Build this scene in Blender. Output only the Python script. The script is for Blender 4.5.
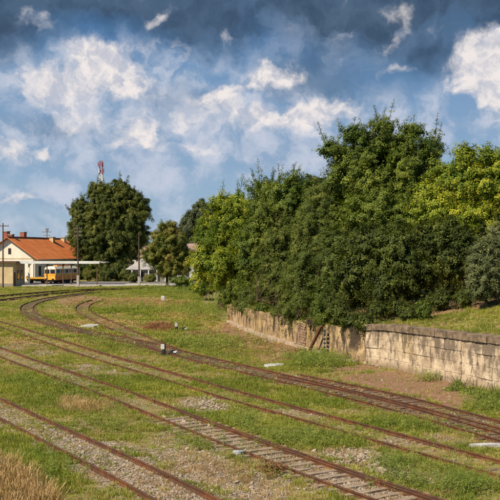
import bpy, bmesh, math, random
import numpy as np
from mathutils import Vector, Matrix, Euler

for o in list(bpy.data.objects):
    bpy.data.objects.remove(o, do_unlink=True)
SC = bpy.context.scene
COL = SC.collection
R = math.radians
random.seed(7)
rng = np.random.default_rng(11)

# ------------------------------------------------------------------ camera, sky, sun
FPX, CH = 900.0, 7.0           # focal length in photo pixels, camera height (m)
cam_d = bpy.data.cameras.new('camera')
cam_d.sensor_width = 36.0
cam_d.lens = 36.0 * FPX / 500.0
cam_d.clip_end = 9000
cam = bpy.data.objects.new('camera', cam_d)
cam.location = (0, 0, CH)
cam.rotation_euler = (R(90), 0, 0)
COL.objects.link(cam)
SC.camera = cam

SUN_EL = R(45)
SUN_DIR = Vector((-0.76, -0.65, 0)).normalized()     # horizontal direction towards the sun
EXPOSURE = 0.38
SUN_STRENGTH = 5.0
SKY_STRENGTH = 0.10
SC.view_settings.view_transform = 'Standard'
SC.view_settings.look = 'None'
SC.view_settings.gamma = 1
SC.view_settings.exposure = EXPOSURE
SC.render.engine = 'CYCLES'
SC.cycles.max_bounces = 6
SC.cycles.diffuse_bounces = 3
SC.cycles.transmission_bounces = 4
SC.cycles.use_denoising = True

sd = bpy.data.lights.new('sun', 'SUN')
sd.energy = SUN_STRENGTH
sd.angle = R(0.5)
sd.color = (1.0, 0.88, 0.68)
sun = bpy.data.objects.new('sun', sd)
tosun = Vector((SUN_DIR.x * math.cos(SUN_EL), SUN_DIR.y * math.cos(SUN_EL), math.sin(SUN_EL)))
sun.rotation_euler = tosun.to_track_quat('Z', 'Y').to_euler()
sun.location = (-40, -60, 80)
COL.objects.link(sun)


class NT:
    """small helper around a node tree"""
    def __init__(s, tree):
        s.t = tree
        s.n = tree.nodes
        s.l = tree.links

    def new(s, typ, **kw):
        n = s.n.new(typ)
        for k, v in kw.items():
            setattr(n, k, v)
        return n

    def put(s, sock, v):
        if hasattr(v, 'is_output') or isinstance(v, bpy.types.NodeSocket):
            s.l.new(v, sock)
        else:
            sock.default_value = v

    def math(s, op, a, b=0.0, c=None, clamp=False):
        n = s.new('ShaderNodeMath', operation=op)
        n.use_clamp = clamp
        s.put(n.inputs[0], a)
        s.put(n.inputs[1], b)
        if c is not None:
            s.put(n.inputs[2], c)
        return n.outputs[0]

    def vmath(s, op, a, b=(0, 0, 0)):
        n = s.new('ShaderNodeVectorMath', operation=op)
        s.put(n.inputs[0], a)
        if op == 'SCALE':
            s.put(n.inputs['Scale'], b)
        else:
            s.put(n.inputs[1], b)
        return n.outputs['Value'] if op in ('LENGTH', 'DOT_PRODUCT') else n.outputs[0]

    def noise(s, vec, scale, detail=4, rough=0.5, dist=0.0, color=False):
        n = s.new('ShaderNodeTexNoise')
        if vec is not None:
            s.put(n.inputs['Vector'], vec)
        n.inputs['Scale'].default_value = scale
        n.inputs['Detail'].default_value = detail
        n.inputs['Roughness'].default_value = rough
        n.inputs['Distortion'].default_value = dist
        return n.outputs['Color'] if color else n.outputs[0]

    def ramp(s, v, a, b, lo=0.0, hi=1.0, smooth=True):
        n = s.new('ShaderNodeMapRange')
        n.interpolation_type = 'SMOOTHSTEP' if smooth else 'LINEAR'
        s.put(n.inputs[0], v)
        s.put(n.inputs[1], a)
        s.put(n.inputs[2], b)
        s.put(n.inputs[3], lo)
        s.put(n.inputs[4], hi)
        return n.outputs[0]

    def mix(s, f, a, b, blend='MIX'):
        n = s.new('ShaderNodeMix', data_type='RGBA', blend_type=blend)
        s.put(n.inputs[0], f)
        s.put(n.inputs[6], a if not isinstance(a, tuple) or len(a) == 4 else a + (1,))
        s.put(n.inputs[7], b if not isinstance(b, tuple) or len(b) == 4 else b + (1,))
        return n.outputs[2]


# ---- world: Nishita sky with procedural clouds
W = bpy.data.worlds.new('World')
SC.world = W
W.use_nodes = True
w = NT(W.node_tree)
w.n.clear()
sky = w.new('ShaderNodeTexSky', sky_type='NISHITA')
sky.sun_disc = False
sky.sun_elevation = SUN_EL
sky.sun_rotation = math.atan2(SUN_DIR.x, SUN_DIR.y)
sky.air_density = 1.0
sky.dust_density = 1.0
sky.ozone_density = 1.5
tc = w.new('ShaderNodeTexCoord')
sep = w.new('ShaderNodeSeparateXYZ')
w.l.new(tc.outputs['Generated'], sep.inputs[0])
az = w.math('MULTIPLY', w.math('ARCTAN2', sep.outputs[0], sep.outputs[1]), 9.0)
el = w.math('MULTIPLY', w.math('ARCSINE', sep.outputs[2]), 9.0)
cmb = w.new('ShaderNodeCombineXYZ')
w.l.new(az, cmb.inputs[0])
w.l.new(el, cmb.inputs[1])
P0 = cmb.outputs[0]
wn = w.noise(P0, 1.7, 5, 0.6, color=True)
warp = w.vmath('SCALE', w.vmath('SUBTRACT', wn, (0.5, 0.5, 0.5)), 0.55)
P1 = w.vmath('ADD', P0, warp)
wn2 = w.noise(P0, 5.0, 4, 0.5, color=True)
P2 = w.vmath('ADD', P1, w.vmath('SCALE', w.vmath('SUBTRACT', wn2, (0.5, 0.5, 0.5)), 0.22))


def px(x, y):
    """photo pixel -> azimuth/elevation units of the cloud layer"""
    return ((x - 250) / 100.0, (250 - y) / 100.0)


def blobs(P, lst):
    acc = None
    for (x, y, rx, ry, st) in lst:
        u, v = px(x, y)
        d = w.vmath('MULTIPLY', w.vmath('SUBTRACT', P, (u, v, 0)), (100.0 / rx, 100.0 / ry, 0))
        m = w.ramp(w.vmath('LENGTH', d), 0.15, 1.25, st, 0.0)
        acc = m if acc is None else w.math('ADD', acc, m)
    return acc


soft = w.noise(P0, 0.9, 5, 0.55)
fine = w.noise(P1, 2.6, 6, 0.56)
fine2 = w.noise(P1, 6.5, 5, 0.55)
# pale veil of thin cloud
pale = blobs(P1, [(110, 100, 150, 66, 1.0), (20, 150, 70, 35, 0.5), (310, 130, 120, 45, 0.8), (150, 145, 110, 30, 0.5),
                  (480, 110, 60, 60, 0.7), (250, 175, 220, 28, 0.35), (40, 195, 80, 14, 0.55), (130, 180, 90, 18, 0.3), (150, 228, 260, 18, 0.45), (330, 165, 120, 30, 0.4), (240, 95, 90, 50, 0.4),
                  (400, 130, 80, 40, 0.4), (200, 205, 200, 14, 0.28), (330, 40, 90, 40, 0.3)])
pale = w.math('MULTIPLY', w.math('MULTIPLY', pale, 1.35), w.ramp(fine, 0.32, 0.60, 0.35, 1.15))
pale = w.math('MINIMUM', w.math('ADD', pale, w.ramp(soft, 0.50, 0.72, 0.0, 0.35)), 0.95)
# dark heavy cloud
dark = blobs(P1, [(60, -5, 180, 48, 1.1), (250, 0, 170, 60, 0.95), (420, 5, 160, 62, 1.0), (20, 45, 60, 26, 0.5), (370, 70, 110, 40, 0.4),
                  (-150, 10, 200, 90, 0.9), (650, 20, 200, 90, 0.8), (300, 80, 60, 26, 0.35), (205, 38, 60, 22, 0.45),
                  (440, 60, 70, 30, 0.3), (180, 100, 60, 18, 0.22), (60, 130, 50, 14, 0.25), (250, -220, 1100, 190, 0.8)])
dark = w.math('MINIMUM', w.math('MULTIPLY', dark, w.ramp(fine, 0.25, 0.66, 1.05, 0.78)), 0.93)
# bright sunlit heaps
white = blobs(P2, [(100, 75, 48, 26, 0.85), (95, 50, 42, 14, 0.6), (150, 45, 26, 10, 0.5), (40, 88, 30, 22, 0.75), (135, 88, 42, 18, 0.7),
                   (140, 140, 32, 20, 0.9), (68, 98, 32, 18, 0.6), (8, 155, 40, 17, 0.8), (48, 150, 16, 10, 0.7), (38, 28, 24, 16, 0.35),
                   (163, 22, 17, 8, 0.5), (182, 52, 14, 14, 0.5), (118, 62, 60, 14, 0.45), (85, 120, 70, 20, 0.4), (170, 120, 40, 16, 0.45), (250, 130, 90, 16, 0.35), (217, 100, 26, 17, 1.0), (238, 38, 30, 12, 0.32), (272, 76, 40, 14, 1.0), (245, 88, 26, 10, 0.7),
                   (300, 112, 52, 17, 0.75), (250, 118, 60, 14, 0.6), (350, 42, 12, 12, 0.3), (393, 20, 20, 24, 0.5), (400, 72, 24, 10, 0.5),
                   (384, 50, 12, 14, 0.5), (482, 78, 44, 36, 1.15), (498, 45, 26, 24, 0.9), (465, 100, 26, 16, 0.7), (520, 110, 50, 40, 0.8), (28, 196, 26, 8, 0.7), (335, 108, 40, 22, 0.7),
                   (332, 160, 22, 10, 0.4), (190, 150, 40, 9, 0.45), (-90, 90, 80, 40, 0.7), (620, 60, 70, 40, 0.7)])
nzw = w.math('ADD', w.math('MULTIPLY', w.math('SUBTRACT', fine, 0.5), 1.5), w.math('MULTIPLY', w.math('SUBTRACT', fine2, 0.5), 0.75))
white = w.math('MULTIPLY', w.ramp(w.math('ADD', white, nzw), 0.16, 1.05), 0.97)
K = 1.0 / SKY_STRENGTH


def kc(r, g, b):
    return (r * K, g * K, b * K, 1)


skyc = w.mix(1.0, sky.outputs[0], (0.50, 0.62, 0.86, 1), 'MULTIPLY')
skyc = w.mix(0.72, skyc, w.mix(w.ramp(el, 0.0, 2.2, smooth=False), kc(0.31, 0.43, 0.53), kc(0.032, 0.135, 0.29)))
c = w.mix(pale, skyc, w.mix(w.ramp(fine, 0.35, 0.65), kc(0.20, 0.29, 0.42), kc(0.42, 0.46, 0.55)))
c = w.mix(dark, c, w.mix(w.ramp(fine, 0.32, 0.62), kc(0.034, 0.058, 0.098), kc(0.060, 0.098, 0.155)))
c = w.mix(white, c, w.mix(w.ramp(fine2, 0.35, 0.62), kc(0.42, 0.43, 0.49), kc(0.68, 0.63, 0.61)))
bgn = w.new('ShaderNodeBackground')
w.l.new(c, bgn.inputs[0])
bgn.inputs[1].default_value = SKY_STRENGTH
wo = w.new('ShaderNodeOutputWorld')
w.l.new(bgn.outputs[0], wo.inputs[0])
W.cycles.sampling_method = 'MANUAL'
W.cycles.sample_map_resolution = 512


# ------------------------------------------------------------------ helpers
def tag(o, label=None, cat=None, group=None, kind=None):
    if label: o['label'] = label
    if cat: o['category'] = cat
    if group: o['group'] = group
    if kind: o['kind'] = kind
    return o


def empty(name, loc=(0, 0, 0), rz=0.0):
    o = bpy.data.objects.new(name, None)
    o.empty_display_size = 0.3
    o.location = loc
    o.rotation_euler = (0, 0, rz)
    COL.objects.link(o)
    return o


def link_mesh(name, me, mat=None, parent=None):
    o = bpy.data.objects.new(name, me)
    if mat is not None and not me.materials:
        me.materials.append(mat)
    COL.objects.link(o)
    if parent is not None:
        o.parent = parent
    return o


def np_mesh(name, V, F, smooth=False):
    me = bpy.data.meshes.new(name)
    me.from_pydata([tuple(v) for v in V] if not isinstance(V, list) else V, [], F if isinstance(F, list) else F.tolist())
    me.update()
    if smooth:
        me.polygons.foreach_set('use_smooth', [True] * len(me.polygons))
    return me


class MB:
    def __init__(s):
        s.v = []
        s.f = []

    def _add(s, vs, fs):
        n = len(s.v)
        s.v += [tuple(v) for v in vs]
        s.f += [tuple(i + n for i in f) for f in fs]
        return s

    def box(s, x0, x1, y0, y1, z0, z1, M=None):
        vs = [Vector(p) for p in ((x0, y0, z0), (x1, y0, z0), (x1, y1, z0), (x0, y1, z0), (x0, y0, z1), (x1, y0, z1), (x1, y1, z1), (x0, y1, z1))]
        if M: vs = [M @ v for v in vs]
        return s._add(vs, [(3, 2, 1, 0), (4, 5, 6, 7), (0, 1, 5, 4), (1, 2, 6, 5), (2, 3, 7, 6), (3, 0, 4, 7)])

    def bar(s, a, b, wx, wy=None, up=(0, 0, 1)):
        a, b = Vector(a), Vector(b)
        wy = wy or wx
        d = (b - a)
        L = d.length
        z = d / L
        u = Vector(up)
        if abs(z.dot(u)) > 0.95: u = Vector((0, 1, 0))
        x = z.cross(u).normalized()
        y = x.cross(z)
        vs = []
        for t in (a, b):
            for sx, sy in ((-1, -1), (1, -1), (1, 1), (-1, 1)):
                vs.append(t + x * (sx * wx / 2) + y * (sy * wy / 2))
        return s._add(vs, [(0, 1, 2, 3), (7, 6, 5, 4), (0, 4, 5, 1), (1, 5, 6, 2), (2, 6, 7, 3), (3, 7, 4, 0)])

    def tube(s, pts, rad, n=8, cap=True):
        pts = [Vector(p) for p in pts]
        rings = []
        prev = None
        base = len(s.v)
        for i, p in enumerate(pts):
            d = (pts[min(i + 1, len(pts) - 1)] - pts[max(i - 1, 0)])
            if d.length < 1e-6: d = Vector((0, 0, 1))
            d.normalize()
            if prev is None:
                u = Vector((1, 0, 0)) if abs(d.x) < 0.8 else Vector((0, 1, 0))
            else:
                u = prev
            y = d.cross(u).normalized()
            x = y.cross(d).normalized()
            prev = x
            r = rad[i] if hasattr(rad, '__len__') else rad
            for k in range(n):
                a = 2 * math.pi * k / n
                s.v.append(tuple(p + x * (r * math.cos(a)) + y * (r * math.sin(a))))
        for i in range(len(pts) - 1):
            for k in range(n):
                a = base + i * n + k
                b = base + i * n + (k + 1) % n
                s.f.append((a, b, b + n, a + n))
        if cap:
            s.f.append(tuple(base + k for k in range(n))[::-1])
            s.f.append(tuple(base + (len(pts) - 1) * n + k for k in range(n)))
        return s

    def build(s, name, mat, parent=None, smooth=False, bevel=0.0):
        me = bpy.data.meshes.new(name)
        me.from_pydata(s.v, [], s.f)
        if bevel > 0:
            bm = bmesh.new()
            bm.from_mesh(me)
            bmesh.ops.bevel(bm, geom=bm.edges[:], offset=bevel, segments=1, affect='EDGES')
            bm.to_mesh(me)
            bm.free()
        me.update()
        if smooth:
            me.polygons.foreach_set('use_smooth', [True] * len(me.polygons))
        return link_mesh(name, me, mat, parent)


def rockmesh(name, seed, sx=1, sy=1, sz=1, rough=0.25, sub=1):
    bm = bmesh.new()
    bmesh.ops.create_icosphere(bm, subdivisions=sub, radius=0.5)
    r = random.Random(seed)
    for v in bm.verts:
        v.co *= 1 + r.uniform(-rough, rough)
        v.co = Vector((v.co.x * sx, v.co.y * sy, v.co.z * sz))
    me = bpy.data.meshes.new(name)
    bm.to_mesh(me)
    bm.free()
    return me


# ---- value noise in numpy (for masks and heights)
def _h(ix, iy, s):
    n = (ix.astype(np.int64) * 374761393 + iy.astype(np.int64) * 668265263 + s * 1442695041) & 0xFFFFFFFF
    n = ((n ^ (n >> 13)) * 1274126177) & 0xFFFFFFFF
    n = n ^ (n >> 16)
    return (n & 0xFFFF) / 65535.0


def vn(x, y, s=0):
    x = np.asarray(x, float); y = np.asarray(y, float)
    ix, iy = np.floor(x), np.floor(y)
    fx, fy = x - ix, y - iy
    fx = fx * fx * (3 - 2 * fx); fy = fy * fy * (3 - 2 * fy)
    a, b = _h(ix, iy, s), _h(ix + 1, iy, s)
    c_, d = _h(ix, iy + 1, s), _h(ix + 1, iy + 1, s)
    return (a * (1 - fx) + b * fx) * (1 - fy) + (c_ * (1 - fx) + d * fx) * fy


def fbm(x, y, s=0, o=4):
    r, a, t = 0, 0.5, 0
    for k in range(o):
        r = r + a * vn(x * 2 ** k, y * 2 ** k, s + k)
        t += a
        a *= 0.5
    return r / t


def sstep(v, a, b):
    t = np.clip((v - a) / (b - a), 0, 1)
    return t * t * (3 - 2 * t)


def G(x, y, z=0.0):
    """point of the plane at height z seen at a photo pixel, as world (X, Y)"""
    D = FPX * (CH - z) / (y - 250.0)
    return ((x - 250.0) * D / FPX, D)


def at(x, y, D):
    return Vector(((x - 250.0) * D / FPX, D, CH - (y - 250.0) * D / FPX))


# ------------------------------------------------------------------ materials
def new_mat(name):
    m = bpy.data.materials.new(name)
    m.use_nodes = True
    t = NT(m.node_tree)
    t.n.clear()
    out = t.new('ShaderNodeOutputMaterial')
    return m, t, out


def pbr(t, out, col, rough=0.9, bump=None, bstr=0.4, bdist=0.02, spec=0.3, metal=0.0):
    b = t.new('ShaderNodeBsdfPrincipled')
    t.put(b.inputs['Base Color'], col if not isinstance(col, tuple) or len(col) == 4 else col + (1,))
    t.put(b.inputs['Roughness'], rough)
    b.inputs['Specular IOR Level'].default_value = spec
    b.inputs['Metallic'].default_value = metal
    if bump is not None:
        n = t.new('ShaderNodeBump')
        n.inputs['Strength'].default_value = bstr
        n.inputs['Distance'].default_value = bdist
        t.put(n.inputs['Height'], bump)
        t.l.new(n.outputs[0], b.inputs['Normal'])
    t.l.new(b.outputs[0], out.inputs[0])
    return b


def wpos(t):
    return t.new('ShaderNodeNewGeometry').outputs['Position']


def simple(name, c1, c2=None, scale=3.0, rough=0.85, bstr=0.2, spec=0.3, metal=0.0, lo=0.35, hi=0.65, detail=6, bdist=0.01):
    m, t, out = new_mat(name)
    c2 = c2 or tuple(x * 0.7 for x in c1)
    co = t.new('ShaderNodeTexCoord').outputs['Object']
    n = t.noise(co, scale, detail, 0.6)
    n2 = t.noise(co, scale * 6, 4, 0.6)
    col = t.mix(t.ramp(n, lo, hi), c1, c2)
    col = t.mix(t.ramp(n2, 0.3, 0.7, 0.0, 0.35), col, tuple(x * 0.6 for x in c1))
    pbr(t, out, col, rough, n2, bstr, bdist, spec, metal)
    return m


def leafmat(name, base, alt, tip=None, trans=0.28, clump=0.35, hue=0.0):
    """leaf material: two tones drifting through the crown, per cluster variation, translucent"""
    m, t, out = new_mat(name)
    p = wpos(t)
    at_ = t.new('ShaderNodeAttribute', attribute_type='INSTANCER', attribute_name='tint')
    tint = at_.outputs['Fac']
    n = t.noise(p, clump, 4, 0.6)
    col = t.mix(t.ramp(n, 0.38, 0.64), base, alt)
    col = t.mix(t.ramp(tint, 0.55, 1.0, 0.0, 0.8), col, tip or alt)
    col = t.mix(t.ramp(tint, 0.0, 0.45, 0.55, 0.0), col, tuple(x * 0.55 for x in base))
    b = t.new('ShaderNodeBsdfPrincipled')
    t.put(b.inputs['Base Color'], col)
    b.inputs['Roughness'].default_value = 0.55
    b.inputs['Specular IOR Level'].default_value = 0.22
    tr = t.new('ShaderNodeBsdfTranslucent')
    t.put(tr.inputs[0], t.mix(1.0, col, (1.25, 1.35, 0.55, 1), 'MULTIPLY'))
    mx = t.new('ShaderNodeMixShader')
    mx.inputs[0].default_value = trans
    t.l.new(b.outputs[0], mx.inputs[1])
    t.l.new(tr.outputs[0], mx.inputs[2])
    t.l.new(mx.outputs[0], out.inputs[0])
    return m


def ground_mat():
    m, t, out = new_mat('ground_cover')
    p = wpos(t)

    def A(nm):
        return t.new('ShaderNodeAttribute', attribute_name=nm).outputs['Fac']
    n1 = t.noise(p, 0.55, 6, 0.62)
    n2 = t.noise(p, 3.5, 6, 0.65)
    n3 = t.noise(p, 17.0, 5, 0.7)
    grass = t.mix(t.ramp(n1, 0.35, 0.65), (0.20, 0.205, 0.040), (0.30, 0.25, 0.085))
    grass = t.mix(t.ramp(n2, 0.40, 0.72, 0, 0.75), grass, (0.30, 0.225, 0.105))
    grass = t.mix(t.ramp(n3, 0.25, 0.60, 0.75, 0.0), grass, (0.055, 0.070, 0.018))
    dirt = t.mix(t.ramp(n2, 0.3, 0.7), (0.23, 0.125, 0.070), (0.34, 0.205, 0.120))
    dirt = t.mix(t.ramp(n3, 0.30, 0.7, 0.4, 0.0), dirt, (0.12, 0.075, 0.045))
    vor = t.new('ShaderNodeTexVoronoi')
    t.put(vor.inputs['Vector'], p)
    vor.inputs['Scale'].default_value = 13.0
    st = t.mix(t.ramp(vor.outputs['Color'], 0.2, 0.85), (0.24, 0.175, 0.12), (0.46, 0.375, 0.285))
    st = t.mix(t.ramp(vor.outputs['Distance'], 0.42, 0.75), st, (0.13, 0.09, 0.055))
    red = t.mix(t.ramp(n3, 0.35, 0.65), (0.22, 0.075, 0.035), (0.31, 0.15, 0.07))
    dry = t.mix(t.ramp(n3, 0.35, 0.65), (0.36, 0.24, 0.10), (0.52, 0.37, 0.18))

    def th(a, k=0.5):      # break the edge of a mask up with noise
        s = t.math('ADD', a, t.math('MULTIPLY', t.math('SUBTRACT', n2, 0.5), 0.9))
        return t.ramp(s, k - 0.13, k + 0.13)
    col = t.mix(th(A('dry')), grass, dry)
    col = t.mix(th(A('dirt')), col, dirt)
    col = t.mix(th(A('red')), col, red)
    col = t.mix(th(A('stone')), col, st)
    h = t.math('ADD', t.math('MULTIPLY', n3, 0.6), t.math('MULTIPLY', vor.outputs['Distance'], -0.3))
    pbr(t, out, col, 0.95, h, 0.9, 0.05, 0.15)
    return m


def rust_mat():
    m, t, out = new_mat('rusty_rail_steel')
    p = wpos(t)
    n = t.noise(p, 2.2, 6, 0.65)
    n2 = t.noise(p, 22, 4, 0.6)
    col = t.mix(t.ramp(n, 0.35, 0.65), (0.10, 0.037, 0.016), (0.21, 0.082, 0.032))
    n4 = t.noise(p, 0.7, 3, 0.6)
    col = t.mix(t.ramp(n4, 0.42, 0.62, 0, 0.65), col, (0.085, 0.048, 0.032))
    col = t.mix(t.ramp(n2, 0.42, 0.72, 0, 0.75), col, (0.060, 0.030, 0.020))
    col = t.mix(t.ramp(t.noise(p, 7, 4, 0.7), 0.58, 0.72, 0, 0.6), col, (0.34, 0.17, 0.075))
    pbr(t, out, col, t.ramp(n2, 0.3, 0.7, 0.5, 0.8), n2, 0.4, 0.004, 0.4, 0.15)
    return m


def wall_mat(name, rough_old=False):
    m, t, out = new_mat(name)
    p = wpos(t)
    oc = t.new('ShaderNodeTexCoord').outputs['Object']
    st = t.vmath('MULTIPLY', oc, (1.1, 1.1, 0.42) if rough_old else (1.3, 1.3, 0.55))      # streaks run down
    n1 = t.noise(p, 1.1, 6, 0.62)
    ns = t.noise(st, 1.5, 7, 0.70)
    n3 = t.noise(p, 9, 6, 0.7)
    if rough_old:
        col = t.mix(t.ramp(n1, 0.34, 0.62), (0.54, 0.38, 0.205), (0.30, 0.20, 0.115))
        col = t.mix(t.ramp(t.noise(p, 0.6, 5, 0.6), 0.50, 0.66, 0, 0.8), col, (0.40, 0.29, 0.085))
        col = t.mix(t.ramp(ns, 0.47, 0.62, 0, 0.9), col, (0.085, 0.060, 0.042))
        col = t.mix(t.ramp(n3, 0.48, 0.75, 0, 0.7), col, (0.13, 0.09, 0.06))
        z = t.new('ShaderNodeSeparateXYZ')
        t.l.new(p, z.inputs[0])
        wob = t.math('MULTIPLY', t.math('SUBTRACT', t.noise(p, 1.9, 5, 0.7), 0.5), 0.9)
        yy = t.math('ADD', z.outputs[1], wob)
        for (c_, hw, lowz) in ((55.75, .42, .15), (56.65, .28, .35), (57.5, .20, .55), (63.6, .3, .5), (70.5, .3, .3)):  # dark bands; those by the junction paint in foliage shade and the hollow's darkness
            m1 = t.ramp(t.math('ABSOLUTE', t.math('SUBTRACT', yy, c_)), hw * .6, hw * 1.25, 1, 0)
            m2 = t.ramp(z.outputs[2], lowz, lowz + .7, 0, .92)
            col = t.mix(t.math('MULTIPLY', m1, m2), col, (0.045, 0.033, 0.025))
        pbr(t, out, col, 0.95, t.math('ADD', n3, ns), 0.8, 0.05, 0.15)
    else:
        col = t.mix(t.ramp(n1, 0.32, 0.66), (0.68, 0.55, 0.39), (0.46, 0.345, 0.235))
        z = t.new('ShaderNodeSeparateXYZ')
        t.l.new(p, z.inputs[0])
        y = z.outputs[1]
        yl = t.math('MULTIPLY', t.ramp(t.math('ABSOLUTE', t.math('SUBTRACT', y, 51.4)), 0.3, 1.3, 1, 0), t.ramp(ns, 0.38, 0.60))
        yl = t.math('MULTIPLY', yl, t.ramp(z.outputs[2], .5, 1.5, 0.1, .8))
        col = t.mix(yl, col, (0.44, 0.30, 0.06))
        hi = t.ramp(z.outputs[2], 0.3, 2.4, -0.02, 0.14)
        dk = t.ramp(t.math('ADD', ns, hi), 0.53, 0.66, 0, 0.9)
        col = t.mix(dk, col, (0.15, 0.115, 0.085))
        col = t.mix(t.ramp(t.noise(p, 2.3, 5, 0.7), 0.48, 0.64, 0, 0.8), col, (0.24, 0.18, 0.13))
        col = t.mix(t.ramp(n3, 0.52, 0.75, 0, 0.6), col, (0.22, 0.16, 0.11))
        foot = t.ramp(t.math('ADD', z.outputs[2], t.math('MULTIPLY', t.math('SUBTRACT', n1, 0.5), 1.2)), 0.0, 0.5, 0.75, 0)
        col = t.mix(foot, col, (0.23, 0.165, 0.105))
        pbr(t, out, col, 0.95, t.math('ADD', n3, n1), 0.9, 0.05, 0.15)
    return m


M = {}
M['ground'] = ground_mat()
M['rust'] = rust_mat()
M['wall_new'] = wall_mat('pale_rendered_block')
M['wall_old'] = wall_mat('old_stained_shaded_concrete', True)
M['cap'] = simple('weathered_coping', (0.30, 0.22, 0.145), (0.10, 0.075, 0.055), 2.4, 0.95, 0.8, 0.1, bdist=0.03)
M['ledge'] = simple('pale_footing', (0.50, 0.40, 0.29), (0.32, 0.235, 0.16), 2.0, 0.95, 0.7, 0.1, bdist=0.03)
M['mortar'] = simple('dark_joint', (0.24, 0.18, 0.13), (0.15, 0.11, 0.08), 4, 0.95)
M['sleeper_pale'] = simple('weathered_pale_sleeper', (0.38, 0.29, 0.21), (0.24, 0.17, 0.115), 1.3, 0.95, 0.8, 0.1, bdist=0.03)
M['sleeper_dark'] = simple('dark_oiled_sleeper', (0.125, 0.08, 0.055), (0.20, 0.14, 0.095), 2.5, 0.9, 0.7, 0.2, bdist=0.02)
M['bark'] = simple('bark', (0.11, 0.075, 0.05), (0.055, 0.04, 0.03), 4, 0.95, 0.9, 0.1, bdist=0.03)
M['stone'] = simple('ballast_stone', (0.44, 0.36, 0.275), (0.24, 0.17, 0.115), 1.5, 0.95)
M['timber'] = simple('brown_timber', (0.10, 0.06, 0.04), (0.15, 0.095, 0.06), 5, 0.9)
M['pole'] = simple('pole_timber', (0.085, 0.055, 0.04), (0.13, 0.09, 0.065), 5, 0.9)
M['pole_base'] = simple('pole_footing_concrete', (0.52, 0.46, 0.42), (0.38, 0.33, 0.30), 3, 0.9)
M['white'] = simple('white_paint', (0.80, 0.79, 0.76), (0.62, 0.60, 0.57), 5, 0.7)
M['white_dirty'] = simple('dirty_white_paint', (0.72, 0.70, 0.66), (0.38, 0.35, 0.31), 7, 0.8)
M['black'] = simple('black_paint', (0.02, 0.02, 0.022), (0.04, 0.037, 0.035), 5, 0.6)
M['blueblock'] = simple('pale_bluish_concrete', (0.42, 0.44, 0.47), (0.26, 0.27, 0.28), 6, 0.9)
M['whiteslab'] = simple('white_slab', (0.58, 0.57, 0.56), (0.34, 0.32, 0.30), 5, 0.8)
M['cream'] = simple('cream_plaster', (0.82, 0.76, 0.64), (0.74, 0.67, 0.54), 0.6, 0.9)
M['cream2'] = simple('cream_plaster_dull', (0.70, 0.54, 0.31), (0.56, 0.42, 0.25), 0.6, 0.9)
M['plinth'] = simple('grey_plinth', (0.35, 0.31, 0.27), None, 1, 0.9)
M['greywall'] = simple('grey_plaster', (0.27, 0.25, 0.22), (0.20, 0.18, 0.16), 0.7, 0.9)
M['glass'] = simple('dark_pane', (0.02, 0.024, 0.03), (0.03, 0.035, 0.04), 2, 0.12, 0.0, 0.6)
M['frame'] = simple('brown_frame', (0.16, 0.085, 0.05), None, 3, 0.7)
M['canopy'] = simple('white_canopy_sheet', (0.80, 0.80, 0.78), (0.66, 0.66, 0.66), 0.8, 0.6)
M['yellow'] = simple('yellow_vehicle_paint', (0.80, 0.42, 0.045), (0.68, 0.33, 0.03), 1, 0.45, 0.0, 0.5)
M['orange'] = simple('orange_vehicle_paint', (0.80, 0.27, 0.05), (0.68, 0.20, 0.04), 1, 0.45, 0.0, 0.5)
M['creampaint'] = simple('cream_vehicle_paint', (0.82, 0.70, 0.50), (0.70, 0.58, 0.40), 1, 0.45, 0.0, 0.5)
M['under'] = simple('sooty_underframe', (0.03, 0.026, 0.024), None, 3, 0.8)
M['concrete'] = simple('platform_concrete', (0.50, 0.45, 0.40), (0.38, 0.34, 0.30), 0.7, 0.95)
M['asphalt'] = simple('shaded_asphalt', (0.20, 0.18, 0.165), (0.14, 0.125, 0.115), 0.8, 0.95)
M['brick'] = simple('red_brick', (0.34, 0.13, 0.085), (0.24, 0.09, 0.06), 2, 0.9)
M['redpaint'] = simple('red_mast_paint', (0.42, 0.12, 0.16), None, 2, 0.6)
M['dull_roof'] = simple('faded_pinkish_roof', (0.38, 0.25, 0.20), (0.27, 0.18, 0.15), 1, 0.9)
M['steel'] = simple('grey_steel', (0.30, 0.31, 0.33), None, 2, 0.5, 0.1, 0.4, 0.4)
M['greyroof'] = simple('grey_roof_sheet', (0.42, 0.39, 0.37), (0.32, 0.29, 0.27), 0.8, 0.8)
M['carpaint'] = simple('silver_car_paint', (0.62, 0.62, 0.60), None, 1, 0.3, 0.0, 0.5, 0.3)
M['tyre'] = simple('tyre_rubber', (0.02, 0.02, 0.02), None, 5, 0.9)
M['rubble'] = simple('brown_rubble', (0.25, 0.16, 0.10), (0.36, 0.25, 0.16), 3, 0.95)


def tile_mat():
    m, t, out = new_mat('orange_clay_roof')
    oc = t.new('ShaderNodeTexCoord').outputs['Object']
    n1 = t.noise(oc, 0.35, 5, 0.6)
    n2 = t.noise(t.vmath('MULTIPLY', oc, (3, 3, 1.0)), 1.6, 5, 0.7)
    col = t.mix(t.ramp(n1, 0.35, 0.65), (0.74, 0.185, 0.042), (0.84, 0.27, 0.066))
    col = t.mix(t.ramp(n2, 0.45, 0.72, 0, 0.75), col, (0.36, 0.105, 0.045))
    n3 = t.noise(t.vmath('MULTIPLY', oc, (6, 1.2, 1.2)), 1.3, 4, 0.7)
    col = t.mix(t.ramp(n3, 0.45, 0.7, 0, 0.55), col, (0.50, 0.22, 0.11))
    wv = t.new('ShaderNodeTexWave', wave_type='BANDS', bands_direction='Y')
    t.put(wv.inputs['Vector'], oc)
    wv.inputs['Scale'].default_value = 1.6
    pbr(t, out, col, 0.85, wv.outputs['Fac'], 0.5, 0.05, 0.2)
    return m


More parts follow.
